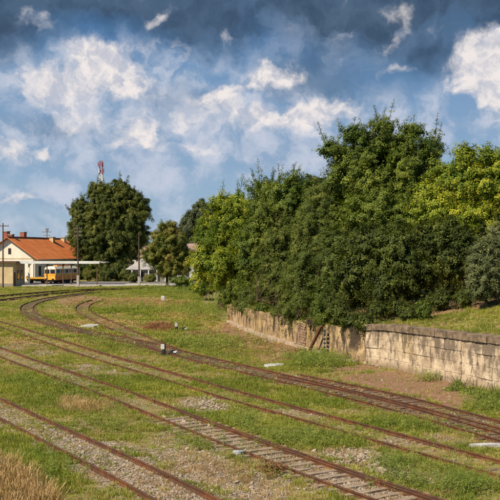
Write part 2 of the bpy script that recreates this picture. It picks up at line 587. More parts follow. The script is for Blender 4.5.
M['tile'] = tile_mat()
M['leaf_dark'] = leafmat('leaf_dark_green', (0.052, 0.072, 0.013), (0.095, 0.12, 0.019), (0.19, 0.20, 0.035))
M['leaf_mid'] = leafmat('leaf_mid_green', (0.080, 0.125, 0.018), (0.15, 0.19, 0.025), (0.28, 0.31, 0.048))
M['leaf_olive'] = leafmat('leaf_olive_green', (0.085, 0.12, 0.022), (0.145, 0.175, 0.030), (0.25, 0.26, 0.055))
M['leaf_yellow'] = leafmat('leaf_yellow_green', (0.11, 0.17, 0.016), (0.27, 0.31, 0.024), (0.50, 0.46, 0.04))
M['leaf_grey'] = leafmat('leaf_grey_green', (0.115, 0.14, 0.055), (0.16, 0.18, 0.07), (0.25, 0.26, 0.11))
M['leaf_autumn'] = leafmat('leaf_olive_with_brown', (0.14, 0.17, 0.03), (0.22, 0.22, 0.04), (0.36, 0.25, 0.07))
M['leaf_far'] = leafmat('leaf_far_grey_green', (0.10, 0.125, 0.065), (0.13, 0.15, 0.075), (0.18, 0.20, 0.10))
M['leaf_linden'] = leafmat('leaf_deep_green', (0.065, 0.090, 0.018), (0.12, 0.14, 0.025), (0.26, 0.25, 0.055), clump=0.2)
M['weed'] = leafmat('weed_leaf', (0.16, 0.22, 0.034), (0.27, 0.31, 0.055), (0.38, 0.37, 0.10), clump=0.6)
M['grass'] = leafmat('grass_blade', (0.21, 0.26, 0.030), (0.36, 0.36, 0.055), (0.54, 0.44, 0.15), clump=0.30, trans=0.4)
M['dry'] = leafmat('dry_grass_blade', (0.38, 0.235, 0.105), (0.52, 0.35, 0.16), (0.62, 0.46, 0.25), clump=0.6, trans=0.3)
M['redweed'] = leafmat('reddish_weed', (0.20, 0.075, 0.035), (0.27, 0.12, 0.06), (0.30, 0.17, 0.08), clump=0.6, trans=0.3)


# ------------------------------------------------------------------ scatter sources (kept out of the scene, used by instancing)
def leaf_cluster(name, seed, n, leaf, rad, flat=0.8, aspect=0.62, droop=0.0):
    r = random.Random(seed)
    V, F = [], []
    for i in range(n):
        d = Vector((r.gauss(0, 1), r.gauss(0, 1), r.gauss(0, 1))).normalized()
        c_ = Vector((d.x, d.y, d.z * flat)) * rad * (r.random() ** 0.45)
        nrm = (d * 0.35 + Vector((r.uniform(-.5, .5), r.uniform(-.5, .5), 1.0))).normalized()
        ax = Vector((r.uniform(-1, 1), r.uniform(-1, 1), r.uniform(-.6, .3) - droop))
        ax = (ax - nrm * ax.dot(nrm)).normalized()
        sd_ = nrm.cross(ax)
        L = leaf * r.uniform(0.7, 1.25)
        wd = L * aspect / 2
        b = len(V)
        V += [c_, c_ + ax * L * 0.5 + sd_ * wd - nrm * L * 0.08, c_ + ax * L - nrm * L * 0.12, c_ + ax * L * 0.5 - sd_ * wd - nrm * L * 0.08]
        F += [(b, b + 1, b + 2), (b, b + 2, b + 3)]
    me = bpy.data.meshes.new(name)
    me.from_pydata([tuple(v) for v in V], [], F)
    return me


def tuft(name, seed, n, h, spread, lean=0.5, width=0.012, head=False):
    r = random.Random(seed)
    V, F = [], []
    for i in range(n):
        a = r.uniform(0, 2 * math.pi)
        q = r.random() ** 0.6 * spread
        b0 = Vector((q * math.cos(a), q * math.sin(a), -0.02))
        a2 = a + r.uniform(-1, 1)
        ln = r.uniform(0.1, 1) * lean
        hh = h * r.uniform(0.5, 1.15)
        d = Vector((math.cos(a2) * ln, math.sin(a2) * ln, 1)).normalized()
        m_ = b0 + d * hh * 0.55
        e = b0 + d * hh + Vector((math.cos(a2), math.sin(a2), -0.5)) * ln * hh * 0.35
        sdv = Vector((-math.sin(a2), math.cos(a2), 0)).lerp(Vector((math.cos(a2), math.sin(a2), 0)), r.random() * .6).normalized() * width
        b = len(V)
        if head:
            V += [b0 - sdv * .6, b0 + sdv * .6, m_ + sdv * .6, m_ - sdv * .6, e, m_.lerp(e, .7) + sdv * 2.2, m_.lerp(e, .7) - sdv * 2.2]
            F += [(b, b + 1, b + 2, b + 3), (b + 3, b + 2, b + 5, b + 6), (b + 6, b + 5, b + 4)]
        else:
            V += [b0 - sdv, b0 + sdv, m_ + sdv * .8, m_ - sdv * .8, e]
            F += [(b, b + 1, b + 2, b + 3), (b + 3, b + 2, b + 4)]
    me = bpy.data.meshes.new(name)
    me.from_pydata([tuple(v) for v in V], [], F)
    return me


def source(name, meshes, mat):
    col = bpy.data.collections.new(name)
    for i, me in enumerate(meshes):
        if not me.materials: me.materials.append(mat)
        o = bpy.data.objects.new('%s_%02d' % (name, i), me)
        col.objects.link(o)
    return col, len(meshes)


_trees = {}


def gn_for(col):
    if col.name in _trees: return _trees[col.name]
    g = bpy.data.node_groups.new('scatter_' + col.name, 'GeometryNodeTree')
    g.interface.new_socket('Geometry', in_out='INPUT', socket_type='NodeSocketGeometry')
    g.interface.new_socket('Geometry', in_out='OUTPUT', socket_type='NodeSocketGeometry')
    N, L = g.nodes, g.links
    gi, go = N.new('NodeGroupInput'), N.new('NodeGroupOutput')
    ci = N.new('GeometryNodeCollectionInfo')
    ci.inputs['Collection'].default_value = col
    ci.inputs['Separate Children'].default_value = True
    ci.inputs['Reset Children'].default_value = True
    ip = N.new('GeometryNodeInstanceOnPoints')
    ip.inputs['Pick Instance'].default_value = True

    def attr(nm, ty):
        a = N.new('GeometryNodeInputNamedAttribute')
        a.data_type = ty
        a.inputs['Name'].default_value = nm
        return a.outputs['Attribute']
    L.new(gi.outputs[0], ip.inputs['Points'])
    L.new(ci.outputs[0], ip.inputs['Instance'])
    L.new(attr('idx', 'INT'), ip.inputs['Instance Index'])
    e2r = N.new('FunctionNodeEulerToRotation')
    L.new(attr('rot', 'FLOAT_VECTOR'), e2r.inputs[0])
    L.new(e2r.outputs[0], ip.inputs['Rotation'])
    L.new(attr('scl', 'FLOAT_VECTOR'), ip.inputs['Scale'])
    L.new(ip.outputs[0], go.inputs[0])
    _trees[col.name] = g
    return g


def scatter(name, src, pts, rot, scl, parent=None, tint=None):
    """one object that instances the meshes of src at the given points"""
    col, k = src
    n = len(pts)
    me = bpy.data.meshes.new(name)
    me.vertices.add(n)
    me.vertices.foreach_set('co', np.asarray(pts, np.float32).ravel())
    a = me.attributes.new('rot', 'FLOAT_VECTOR', 'POINT'); a.data.foreach_set('vector', np.asarray(rot, np.float32).ravel())
    scl = np.asarray(scl, np.float32)
    if scl.ndim == 1: scl = np.repeat(scl[:, None], 3, 1)
    a = me.attributes.new('scl', 'FLOAT_VECTOR', 'POINT'); a.data.foreach_set('vector', scl.ravel())
    a = me.attributes.new('idx', 'INT', 'POINT'); a.data.foreach_set('value', rng.integers(0, k, n).astype(np.int32))
    a = me.attributes.new('tint', 'FLOAT', 'POINT')
    a.data.foreach_set('value', (rng.random(n) if tint is None else tint).astype(np.float32))
    me.update()
    o = bpy.data.objects.new(name, me)
    COL.objects.link(o)
    if parent: o.parent = parent
    md = o.modifiers.new('scatter', 'NODES')
    md.node_group = gn_for(col)
    o['kind'] = 'stuff'
    return o


# ------------------------------------------------------------------ tracks (paths first: the ground needs them)
def smooth_path(P, step=0.6, passes=10):
    P = np.array(P, float)
    # catmull-rom resample
    Q = np.vstack([2 * P[0] - P[1], P, 2 * P[-1] - P[-2]])
    out = []
    for i in range(1, len(Q) - 2):
        p0, p1, p2, p3 = Q[i - 1], Q[i], Q[i + 1], Q[i + 2]
        n = max(2, int(np.linalg.norm(p2 - p1) / 0.5))
        for t in np.linspace(0, 1, n, endpoint=False):
            out.append(0.5 * ((2 * p1) + (-p0 + p2) * t + (2 * p0 - 5 * p1 + 4 * p2 - p3) * t * t + (-p0 + 3 * p1 - 3 * p2 + p3) * t ** 3))
    out.append(Q[-2])
    C = np.array(out)
    d = np.r_[0, np.cumsum(np.linalg.norm(np.diff(C, axis=0), axis=1))]
    n = int(d[-1] / step) + 1
    s = np.linspace(0, d[-1], n)
    C = np.c_[np.interp(s, d, C[:, 0]), np.interp(s, d, C[:, 1])]
    for _ in range(passes * 6):
        C[1:-1] = 0.25 * C[:-2] + 0.5 * C[1:-1] + 0.25 * C[2:]
    return C


def normals(C):
    T = np.gradient(C, axis=0)
    T /= np.linalg.norm(T, axis=1)[:, None]
    return T, np.c_[T[:, 1], -T[:, 0]]


RZ = 0.135      # rail top
GA = 1.50      # between rail heads

# rails traced in the photograph; side = which side of the traced rail (walking along the list) the other rail lies
TR = {}


def trk(key, pix, side, passes=10, ext0=0, ext1=0):
    P = [G(x, y, RZ - 0.02) for x, y in pix]
    P = np.array(P)
    if ext0: P = np.vstack([P[0] + (P[0] - P[1]) / np.linalg.norm(P[0] - P[1]) * ext0, P])
    if ext1: P = np.vstack([P, P[-1] + (P[-1] - P[-2]) / np.linalg.norm(P[-1] - P[-2]) * ext1])
    C = smooth_path(P, passes=passes)
    T, N = normals(C)
    TR[key] = dict(base=C, other=C + N * GA * side, mid=C + N * GA * 0.5 * side)


# lists run from the near / right end to the far / left end, so the near-left side is N * (-1)
trk('t1', [(216, 498), (160, 469.6), (77, 433), (0, 397.6)], -1, ext0=10, ext1=14)
trk('t2', [(440, 500), (400, 488), (280, 445.6), (201.6, 418), (160, 402), (120, 387), (60, 368), (0, 347)], -1, ext0=10, ext1=18)
trk('t3', [(500, 460.4), (435, 443.6), (400, 433), (349.6, 420.6), (302, 408.5), (260, 397), (203, 381), (160, 368.5), (102, 352.6), (48, 335.6), (0, 321)], -1, ext0=10, ext1=25)
trk('t4', [(500, 440), (459, 428), (420, 416.5), (372, 403.5), (340, 395.5), (300, 386), (251, 374), (216, 365), (184, 357.6), (158, 350.4), (121.6, 340.5), (86, 334), (56, 327),
           (33, 319), (20.5, 311.5), (22, 305), (40, 299), (66, 295), (92, 291.8)], 1, ext0=10)
trk('t5', [(500, 421), (476, 414.5), (440, 404.5), (411, 396.5), (388, 391), (356, 385), (327, 379.6), (300, 374.3)], -1, ext0=10)
trk('t6', [(177.6, 348.4), (160, 341.5), (137.6, 332), (115, 322.5), (97, 314.6), (89, 309.5), (90, 304.5), (103, 299.5)], -1, ext0=2, passes=4)
trk('t7', [(-25, 302), (0, 299.5), (24, 296.4), (48, 293.6), (80, 290.6), (120, 288.9), (163, 287.6)], 1, ext0=10, ext1=25, passes=8)
trk('t8', [(-25, 297.5), (0, 295.4), (32, 292.6), (64, 290.2), (91, 288.8), (130, 287.8)], 1, ext0=10, ext1=25, passes=8)


def dist_to(C, X, Y):
    """distance from points to a dense path, and the index along it"""
    X = np.asarray(X).ravel(); Y = np.asarray(Y).ravel()
    best = np.full(X.shape, 1e9); bi = np.zeros(X.shape, int)
    Cs = C[::2]
    for k in range(0, len(X), 20000):
        xx, yy = X[k:k + 20000, None], Y[k:k + 20000, None]
        d = (xx - Cs[:, 0]) ** 2 + (yy - Cs[:, 1]) ** 2
        j = d.argmin(1)
        best[k:k + 20000] = np.sqrt(d[np.arange(len(j)), j]); bi[k:k + 20000] = j * 2
    return best, bi


# wall base line (world) from the near right end to the far left end
WB = np.array([(17.6, 27.0), (12.1, 43.6), (8.05, 53.6), (4.9, 58.9), (3.15, 65.8), (0.55, 74.3), (-2.1, 87.0)])
WS = np.r_[0, np.cumsum(np.linalg.norm(np.diff(WB, axis=0), axis=1))]
WTOP = np.array([2.78, 2.78, 2.58, 2.1, 1.95, 1.9, 1.95])
WLEN = WS[-1]


def wpt(s):
    return np.array([np.interp(s, WS, WB[:, 0]), np.interp(s, WS, WB[:, 1])])


def wdir(s):
    a, b = wpt(max(s - 1.0, 0)), wpt(min(s + 1.0, WLEN))
    t = (b - a) / np.linalg.norm(b - a)
    return t, np.array([t[1], -t[0]])      # tangent (going away), normal pointing behind the wall (to the right)


# far continuation of the bank after the wall's end
def bank_side(X, Y):
    """signed distance to the wall line, positive behind it (bank side); s along"""
    B = np.vstack([WB, [(-4.0, 96.0), (-6.0, 115.0), (-8, 170)]])
    X = np.asarray(X, float).ravel(); Y = np.asarray(Y, float).ravel()
    bd = np.full(X.shape, 1e9); bs = np.zeros(X.shape); sg = np.zeros(X.shape)
    acc = 0
    for a, b in zip(B[:-1], B[1:]):
        t = b - a; L = np.linalg.norm(t); t = t / L
        u = np.clip((X - a[0]) * t[0] + (Y - a[1]) * t[1], 0, L)
        cx, cy = a[0] + t[0] * u, a[1] + t[1] * u
        d = np.hypot(X - cx, Y - cy)
        s_ = (X - a[0]) * t[1] - (Y - a[1]) * t[0]
        m_ = d < bd
        bd[m_] = d[m_]; bs[m_] = (acc + u)[m_]; sg[m_] = np.sign(s_[m_])
        acc += L
    return bd * sg, bs


def bank_h(s, d):
    top = np.interp(s, list(WS) + [WLEN + 10, WLEN + 26], list(WTOP) + [1.2, 0.0]) - 0.10
    rise = np.interp(s, [0, WLEN, WLEN + 30, WLEN + 60], [1.5, 1.1, 0.6, 0.1]) * sstep(d, 0.6, 9.0)
    s = np.asarray(s, float)
    e = sstep(s, WLEN - .2, WLEN + 2.5)
    return (top + rise) * (1 - e + e * sstep(np.asarray(d, float), -.5, 6.0)) - .25 * e * (1 - sstep(np.asarray(d, float), .3, 2.5))


# ---- masks of the ground, listed as (px, py, rx, ry, strength) patches of the photograph laid on the ground
def patch(X, Y, lst, z=0):
    out = np.zeros(np.shape(X))
    pyv = 250 + FPX * CH / np.maximum(Y, 5)
    pxv = 250 + FPX * X / np.maximum(Y, 5)
    for (a, b, ra, rb, st) in lst:
        q = ((pxv - a) / ra) ** 2 + ((pyv - b) / rb) ** 2
        out = np.maximum(out, st * np.clip(1.35 - q * 0.7, 0, 1))
    return out


STONE = [(55, 432, 40, 14, .75), (110, 462, 50, 18, .75), (170, 470, 60, 22, .78), (200, 440, 55, 14, .55), (250, 478, 45, 14, .6), (205, 405, 32, 8, .8), (350, 457, 40, 9, .75),
         (390, 470, 28, 9, .75), (430, 478, 40, 8, .6), (320, 475, 40, 20, .5), (95, 372, 40, 9, .6), (35, 352, 30, 6, .5), (130, 360, 40, 5, .45), (300, 412, 40, 6, .5), (420, 440, 50, 6, .55), (12, 350, 20, 5, .6),
         (100, 450, 40, 10, .7), (230, 495, 60, 12, .7), (30, 345, 22, 4, .6), (60, 300, 26, 3, .3)]
DIRT = [(400, 382, 60, 10, .95), (440, 396, 48, 10, .95), (350, 366, 50, 5, .75), (320, 359, 40, 4, .75), (285, 349, 40, 5, .85), (250, 338, 30, 7, .8), (235, 330, 16, 8, .9), (262, 342, 34, 5, .85), (300, 353, 34, 4, .8), (215, 338, 16, 3, .5), (275, 358, 24, 4, .6),
        (255, 345, 26, 5, .7), (480, 405, 30, 6, .5), (90, 303, 32, 4, .75), (75, 298, 28, 3, .7), (140, 301, 40, 3, .45), (40, 297, 30, 2, .5), (215, 318, 16, 2, .5), (100, 320, 24, 4, .45), (140, 325, 30, 5, .45), (205, 333, 24, 4, .6), (190, 293, 50, 2, .3)]
REDP = [(160, 327, 18, 5, .85), (132, 301, 32, 3, .55), (178, 304, 22, 3, .5), (248, 342, 24, 3, .4), (300, 352, 20, 2.5, .4)]
DRYP = [(240, 345, 40, 8, .7), (290, 358, 34, 3, .5), (130, 303, 60, 5, .85), (185, 316, 34, 4, .7), (95, 322, 40, 4, .6), (215, 325, 18, 4, .6), (60, 312, 20, 3, .5), (110, 325, 30, 3, .5), (30, 325, 24, 3, .5), (150, 340, 20, 3, .4), (230, 380, 30, 3, .4), (350, 405, 30, 3, .45), (70, 345, 26, 3, .5), (180, 392, 26, 4, .5), (400, 418, 26, 3, .4), (20, 372, 20, 4, .45), (80, 405, 22, 8, .8), (115, 402, 14, 4, .5), (8, 340, 24, 4, .55), (10, 490, 40, 26, .9), (205, 338, 26, 6, .45), (220, 470, 60, 14, .4), (160, 302, 50, 5, .5), (265, 335, 18, 6, .4), (250, 352, 34, 4, .5),
        (270, 360, 30, 4, .5), (340, 378, 40, 3, .3), (470, 442, 30, 4, .4), (190, 468, 20, 8, .4), (300, 455, 25, 6, .3)]
LUSH = [(320, 362, 34, 8, .9), (210, 345, 50, 8, .5), (60, 470, 60, 18, .9), (30, 440, 40, 22, .5), (30, 390, 60, 14, .6), (225, 310, 20, 8, .8), (180, 290, 50, 5, .8), (210, 300, 40, 6, .7), (480, 400, 26, 14, .9),
        (130, 310, 40, 4, .7), (400, 425, 80, 8, .7), (300, 400, 60, 10, .6), (250, 385, 80, 8, .6), (120, 385, 60, 10, .5), (200, 425, 40, 14, .5), (270, 440, 30, 8, .7), (330, 440, 40, 8, .7)]


def masks(X, Y):
    X = np.asarray(X, float).ravel(); Y = np.asarray(Y, float).ravel()
    stone = patch(X, Y, STONE); dirt = patch(X, Y, DIRT); red = patch(X, Y, REDP); dry = patch(X, Y, DRYP); lush = patch(X, Y, LUSH)
    near = np.full(X.shape, 1e9)
    for k, (st, wd) in dict(t1=(.60, 1.5), t2=(.42, 1.2), t3=(.36, 1.0), t4=(.40, 1.2), t5=(.46, 1.4), t6=(.3, 1.2), t7=(.4, 1.6), t8=(.4, 1.6)).items():
        d, bi = dist_to(TR[k]['mid'], X, Y)
        near = np.minimum(near, d)
        f = sstep(d, wd + .5, wd - .4)
        nz = fbm(X * .25, Y * .25, 5, 3)
        s_ = st * (0.55 + 0.9 * nz)
        if k == 't2': s_ = np.where(Y < 37.5, 0.85, s_)
        if k in ('t7', 't8', 't6'):
            dirt = np.maximum(dirt, f * s_ * 1.3)
        else:
            stone = np.maximum(stone, f * s_)
    nz = fbm(X * .9, Y * .9, 9, 3)
    return stone, dirt, red, dry, lush, near, nz


# ------------------------------------------------------------------ ground sheet
def axis(core0, core1, step, far0, far1):
    a = list(np.arange(core0, core1 + 1e-6, step))
    x, st = core1, step
    while x < far1:
        st *= 1.35
        x += st
        a.append(x)
    x, st = core0, step
    lo = []
    while x > far0:
        st *= 1.35
        x -= st
        lo.append(x)
    return np.array(lo[::-1] + a)


xs = axis(-62, 34, 0.5, -4000, 4000)
ya = np.r_[axis(16, 70, 0.35, -600, 70)[:-1], ]
ya = ya[ya <= 70]
yb = axis(70.5, 190, 0.8, 70.5, 6000)
ys = np.r_[ya, yb]
ys = np.unique(ys)
GX, GY = np.meshgrid(xs, ys)


def ground_z(X, Y):
    X = np.asarray(X, float); Y = np.asarray(Y, float)
    near = np.full(X.size, 1e9)
    for k in TR:
        d, _ = dist_to(TR[k]['mid'], X, Y)
        near = np.minimum(near, d)
    near = near.reshape(X.shape)
    a = sstep(near, 1.3, 3.0)
    core = (np.abs(X) < 70) & (Y < 200) & (Y > 10)
    dip = near  # lower bed between the rails
    z = (fbm(X * .35, Y * .35, 3, 4) - .5) * 0.30 * a + (fbm(X * 1.6, Y * 1.6, 31, 3) - .5) * 0.04 - .02 * (1 - a)
    return np.where(core, z, 0.0)


GZ = ground_z(GX, GY)
nx, ny = len(xs), len(ys)
V = np.c_[GX.ravel(), GY.ravel(), GZ.ravel()]
ii = np.arange(nx * ny).reshape(ny, nx)
F = np.c_[ii[:-1, :-1].ravel(), ii[:-1, 1:].ravel(), ii[1:, 1:].ravel(), ii[1:, :-1].ravel()]
gm = bpy.data.meshes.new('ground')
gm.from_pydata(V.tolist(), [], F.tolist())
st_, di_, re_, dr_, lu_, ne_, nz_ = masks(GX, GY)
for nm, ar in (('stone', st_), ('dirt', di_), ('red', re_), ('dry', dr_)):
    a = gm.attributes.new(nm, 'FLOAT', 'POINT')
    a.data.foreach_set('value', ar.astype(np.float32))
gm.polygons.foreach_set('use_smooth', [True] * len(gm.polygons))
tag(link_mesh('ground', gm, M['ground']), kind='structure')

# bank behind the wall
S = np.r_[np.arange(0, WLEN + 75, 0.8)]
Dd = np.r_[np.arange(0.30, 12, 0.6), np.arange(12, 90, 6.0)]
Bp = np.vstack([WB, [(-4.0, 96.0), (-6.0, 115.0), (-8, 170)]])
BS = np.r_[0, np.cumsum(np.linalg.norm(np.diff(Bp, axis=0), axis=1))]


def bpt(s):
    return np.array([np.interp(s, BS, Bp[:, 0]), np.interp(s, BS, Bp[:, 1])])


BV = []
for s in S:
    a = bpt(max(s - 3, 0)); b = bpt(min(s + 3, BS[-1]))
    t = (b - a) / np.linalg.norm(b - a)
    n = np.array([t[1], -t[0]])
    if s > 2: pass
    p = bpt(s)
    for d in Dd:
        q = p + n * d
        z = float(bank_h(s, d)) + (float(fbm(np.array(q[0] * .5), np.array(q[1] * .5), 8, 3)) - .5) * 0.55 * min(1, d / 1.5)
        BV.append((q[0], q[1], z))
nd, ns_ = len(Dd), len(S)
ii = np.arange(nd * ns_).reshape(ns_, nd)
BF = np.c_[ii[:-1, :-1].ravel(), ii[:-1, 1:].ravel(), ii[1:, 1:].ravel(), ii[1:, :-1].ravel()]
bm_ = bpy.data.meshes.new('embankment')
bm_.from_pydata(BV, [], BF.tolist())
bx_, by_ = np.array(BV)[:, 0], np.array(BV)[:, 1]


def shade_zone(X, Y):
    """leaf litter that also paints in the shaded floor under the tree row (1) against the open grassy mound (0)"""
    d, s_ = bank_side(X, Y)
    a = sstep(np.interp(s_, [0, 10, 18, 24, 28, 30, 60, 80], [16, 14, 13, 9.0, 4.0, 1.0, 1.2, 3.0]) - d, .9, -.9)
    return a * (d < 30)


BDIRT_SHADE = np.maximum(0.2 + 0.45 * fbm(bx_ * .4, by_ * .4, 77, 3), shade_zone(bx_, by_) * .95)  # litter colour also stands in for shade on the floor below the trees
for nm, ar in (('stone', np.zeros(len(BV))), ('dirt', BDIRT_SHADE), ('red', np.zeros(len(BV))), ('dry', .05 + .5 * fbm(bx_ * .3, by_ * .3, 55, 3))):
    a = bm_.attributes.new(nm, 'FLOAT', 'POINT')
    a.data.foreach_set('value', ar.astype(np.float32))
bm_.polygons.foreach_set('use_smooth', [True] * len(bm_.polygons))
tag(link_mesh('embankment', bm_, M['ground']), kind='structure')

# ------------------------------------------------------------------ rails and sleepers
PROF = [(-.065, 0), (.065, 0), (.065, .012), (.012, .03), (.010, .095), (.036, .108), (.036, .138), (.026, .145), (-.026, .145), (-.036, .138), (-.036, .108), (-.010, .095), (-.012, .03), (-.065, .012)]
RB = RZ - .145


def rail_mesh(C, name='rail', seed=0, prof=PROF):
    C = np.asarray(C)
    T, N = normals(C)
    r = np.random.default_rng(seed)
    s = np.arange(len(C))
    wob = (vn(s * .11, s * 0 + seed, 4) - .5) * 0.035
    wz = (vn(s * .09, s * 0 + seed, 9) - .5) * 0.03
    V = []
    for i in range(len(C)):
        c_ = C[i] + N[i] * wob[i]
        for (a, z) in prof:
            V.append((c_[0] + N[i, 0] * a, c_[1] + N[i, 1] * a, RB + z + wz[i]))
    n = len(prof)
    F = []
    for i in range(len(C) - 1):
        for k in range(n):
            a = i * n + k; b = i * n + (k + 1) % n
            F.append((a, a + n, b + n, b))
    F.append(tuple(range(n))); F.append(tuple((len(C) - 1) * n + k for k in range(n))[::-1])
    me = bpy.data.meshes.new(name)
    me.from_pydata(V, [], F)
    return me


def sleeper_variants(mat):
    out = []
    for k in range(4):
        r = random.Random(k + 50)
        mb = MB()
        mb.box(-1.12, 1.12, -.115, .115, -.11, .0)
        me = bpy.data.meshes.new('sleeper')
        me.from_pydata(mb.v, [], mb.f)
        bm = bmesh.new(); bm.from_mesh(me)
        bmesh.ops.subdivide_edges(bm, edges=[e for e in bm.edges if e.calc_length() > 2], cuts=5)
        for v in bm.verts:
            v.co.x += r.uniform(-.035, .035); v.co.y += r.uniform(-.018, .018); v.co.z += r.uniform(-.012, .006)
        bm.to_mesh(me); bm.free()
        me.materials.append(mat)
        out.append(me)
    return out


SLP = sleeper_variants(M['sleeper_pale'])
SLD = sleeper_variants(M['sleeper_dark'])
labels = {
    't1': ('rusty railway track in stony ballast crossing the bottom left corner, nearest of all', 'nearest'),
    't2': ('rusty railway track with bare pale sleepers at its near end by the bottom edge', ''),
    't3': ('rusty overgrown railway track between the pale sleepered track and the junction tracks', ''),
    't4': ('long dark railway track that curves back in a tight bend in front of the station', ''),
    't5': ('short diverging railway track joining the curved track beside the dirt strip below the wall', ''),
    't6': ('small overgrown branch track with two curved rails ends right of the tight bend', ''),
    't7': ('far railway track sweeping from the left edge past the station, nearer of the two', ''),
    't8': ('far railway track running closest to the station platform', ''),
}
for k, tr in TR.items():
    C0 = tr['mid']
    root = empty('railway_track', (0, 0, 0))
    tag(root, labels[k][0], 'railway track', 'railway tracks of the yard')
    b_, o_ = tr['base'], tr['other']
    if k == 't2': o_ = o_
    link_mesh('rail', rail_mesh(b_, seed=hash(k[1]) % 7 + 1), M['rust'], root)
    link_mesh('rail', rail_mesh(o_, seed=int(k[1]) + 20), M['rust'], root)
    if k == 't2':      # check rail beside the far rail where the sleepers lie bare
        T, N = normals(b_)
        m_ = b_[:, 1] < 38.5
        cr = (b_ - N * 0.19)[m_]
        tag(link_mesh('check_rail', rail_mesh(cr, seed=41), M['rust'], root), 'second rail laid close inside the main rail')
    for C_, ph in ((b_, 3), (o_, 9)):
        for q_ in range(ph, len(C_) - 3, 19):
            if abs(C_[q_][0]) / max(C_[q_][1], 1) > .33 or C_[q_][1] > 75: continue
            tdir = C_[q_ + 1] - C_[q_]
            fp = MB()
            fp.box(-.30, .30, -.030, -.012, .035, .100).box(-.30, .30, .012, .030, .035, .100)
            for bx in (-.2, -.07, .07, .2):
                fp.box(bx - .018, bx + .018, -.050, -.030, .050, .085).box(bx - .018, bx + .018, .030, .050, .050, .085)
            f_ = fp.build('fishplate', M['rust'], root)
            f_.location = (C_[q_][0], C_[q_][1], RB)
            f_.rotation_euler = (0, 0, math.atan2(tdir[1], tdir[0]))
    T, N = normals(C0)
    s = np.r_[0, np.cumsum(np.linalg.norm(np.diff(C0, axis=0), axis=1))]
    sp = 0.62
    cnt = 0
    for q in np.arange(0.3, s[-1] - .2, sp):
        i = min(int(np.searchsorted(s, q)), len(C0) - 1)
        p, t = C0[i], T[i]
        p = np.array([np.interp(q, s, C0[:, 0]), np.interp(q, s, C0[:, 1])])
        if cnt > 290: break
        if abs(p[0] / max(p[1], 1)) > 0.36 or p[1] < 20: continue
        if k in ('t7', 't8') and int(q / sp) % 2: continue
        dark = k in ('t4', 't5', 't6', 't7', 't8') or (k == 't3' and random.random() < .5)
        me = random.choice(SLD if dark else SLP)
        o = bpy.data.objects.new('sleeper', me)
        lift = {'t2': (0.055 if p[1] < 37.5 else -.03), 't1': -.03, 't3': -.008, 't4': 0.05, 't5': 0.05}.get(k, .01)
        o.location = (p[0], p[1], RB + 0.004 + lift + random.uniform(-.02, .0))
        o.rotation_euler = (random.uniform(-.01, .01), random.uniform(-.006, .006), math.atan2(t[1], t[0]) + math.pi / 2 + random.uniform(-.03, .03))
        if k == 't5' and dist_to(TR['t4']['mid'], [p[0]], [p[1]])[0][0] < 0.9: 
            continue
        o.parent = root
        COL.objects.link(o)
        cnt += 1

# ------------------------------------------------------------------ retaining wall
SPLIT = float(np.interp(55.2, [WB[1, 1], WB[2, 1], WB[3, 1]], [WS[1], WS[2], WS[3]]))     # where the two walls meet


def topz(s):
    return float(np.interp(s, WS, WTOP))


# right: pale panelled wall with heavy coping
wall = empty('retaining_wall', (WB[2][0], WB[2][1], 0))
tag(wall, 'pale block retaining wall with heavy dark coping and a yellow lichen patch, right part', 'wall')


def wall_strip(s0, s1, f0, f1, z0, z1, step=0.6, jit=0.0, cap=True, seed=0):
    """a prism that follows the wall line between offsets f0..f1 behind the face and heights (functions of s)"""
    n = max(2, int((s1 - s0) / step) + 1)
    r = random.Random(seed)
    V, F = [], []
    for s in np.linspace(s0, s1, n):
        p = wpt(s); t, nn = wdir(s)
        a, b = (z0(s) if callable(z0) else z0), (z1(s) if callable(z1) else z1)
        j = [r.uniform(-jit, jit) for _ in range(4)]
        for (f, z, q) in ((f0, a, 0), (f1, a, 1), (f1, b, 2), (f0, b, 3)):
            V.append((p[0] + nn[0] * (f + j[q]), p[1] + nn[1] * (f + j[q]), z + (j[q] * .6 if q > 1 else 0)))
    for i in range(n - 1):
        for k in range(4):
            a = i * 4 + k; b = i * 4 + (k + 1) % 4
            F.append((a, b, b + 4, a + 4))
    F.append((3, 2, 1, 0)); e = (n - 1) * 4
    F.append((e, e + 1, e + 2, e + 3))
    me = bpy.data.meshes.new('strip')
    me.from_pydata(V, [], F)
    bm = bmesh.new(); bm.from_mesh(me); bmesh.ops.recalc_face_normals(bm, faces=bm.faces); bm.to_mesh(me); bm.free()
    return me


def place(name, me, mat, parent):
    """world-space mesh put under a parent that sits elsewhere"""
    me.transform(Matrix.Translation(-Vector(parent.location)))
    me.materials.append(mat)
    return link_mesh(name, me, None, parent)


place('core', wall_strip(0, SPLIT, 0.05, 0.62, -0.2, lambda s: topz(s) - .36, seed=1), M['mortar'], wall)
rows = 4
s = 0.2
k = 0
while s < SPLIT - .2:
    e = min(s + random.choice((1.25, 1.45, 1.6, 1.35)), SPLIT)
    if e > 4:
        for r_ in range(rows):
            zt = lambda q: topz(q) - .36
            f = random.uniform(-.025, .035)
            ja, jb = math.sin(k * 7.3) * .0, .0
            z0 = lambda q, r_=r_: (-.1 if r_ == 0 else (topz(q) - .36) * r_ / rows + .007 + .005 * math.sin(q * 1.9 + r_ * 2.2))
            z1 = lambda q, r_=r_: (topz(q) - .36) * (r_ + 1) / rows - .007 + (.005 * math.sin(q * 1.9 + (r_ + 1) * 2.2) if r_ < rows - 1 else 0)
            me = wall_strip(s + .012, e - .012, f, 0.3, z0, z1, step=.28, jit=.013, seed=k)
            bm = bmesh.new(); bm.from_mesh(me); bmesh.ops.bevel(bm, geom=[ed for ed in bm.edges if ed.calc_face_angle(0) > .8], offset=.014, segments=1); bm.to_mesh(me); bm.free()
            place('stone_block', me, M['wall_new'], wall)
            k += 1
    s = e
s = 0.0
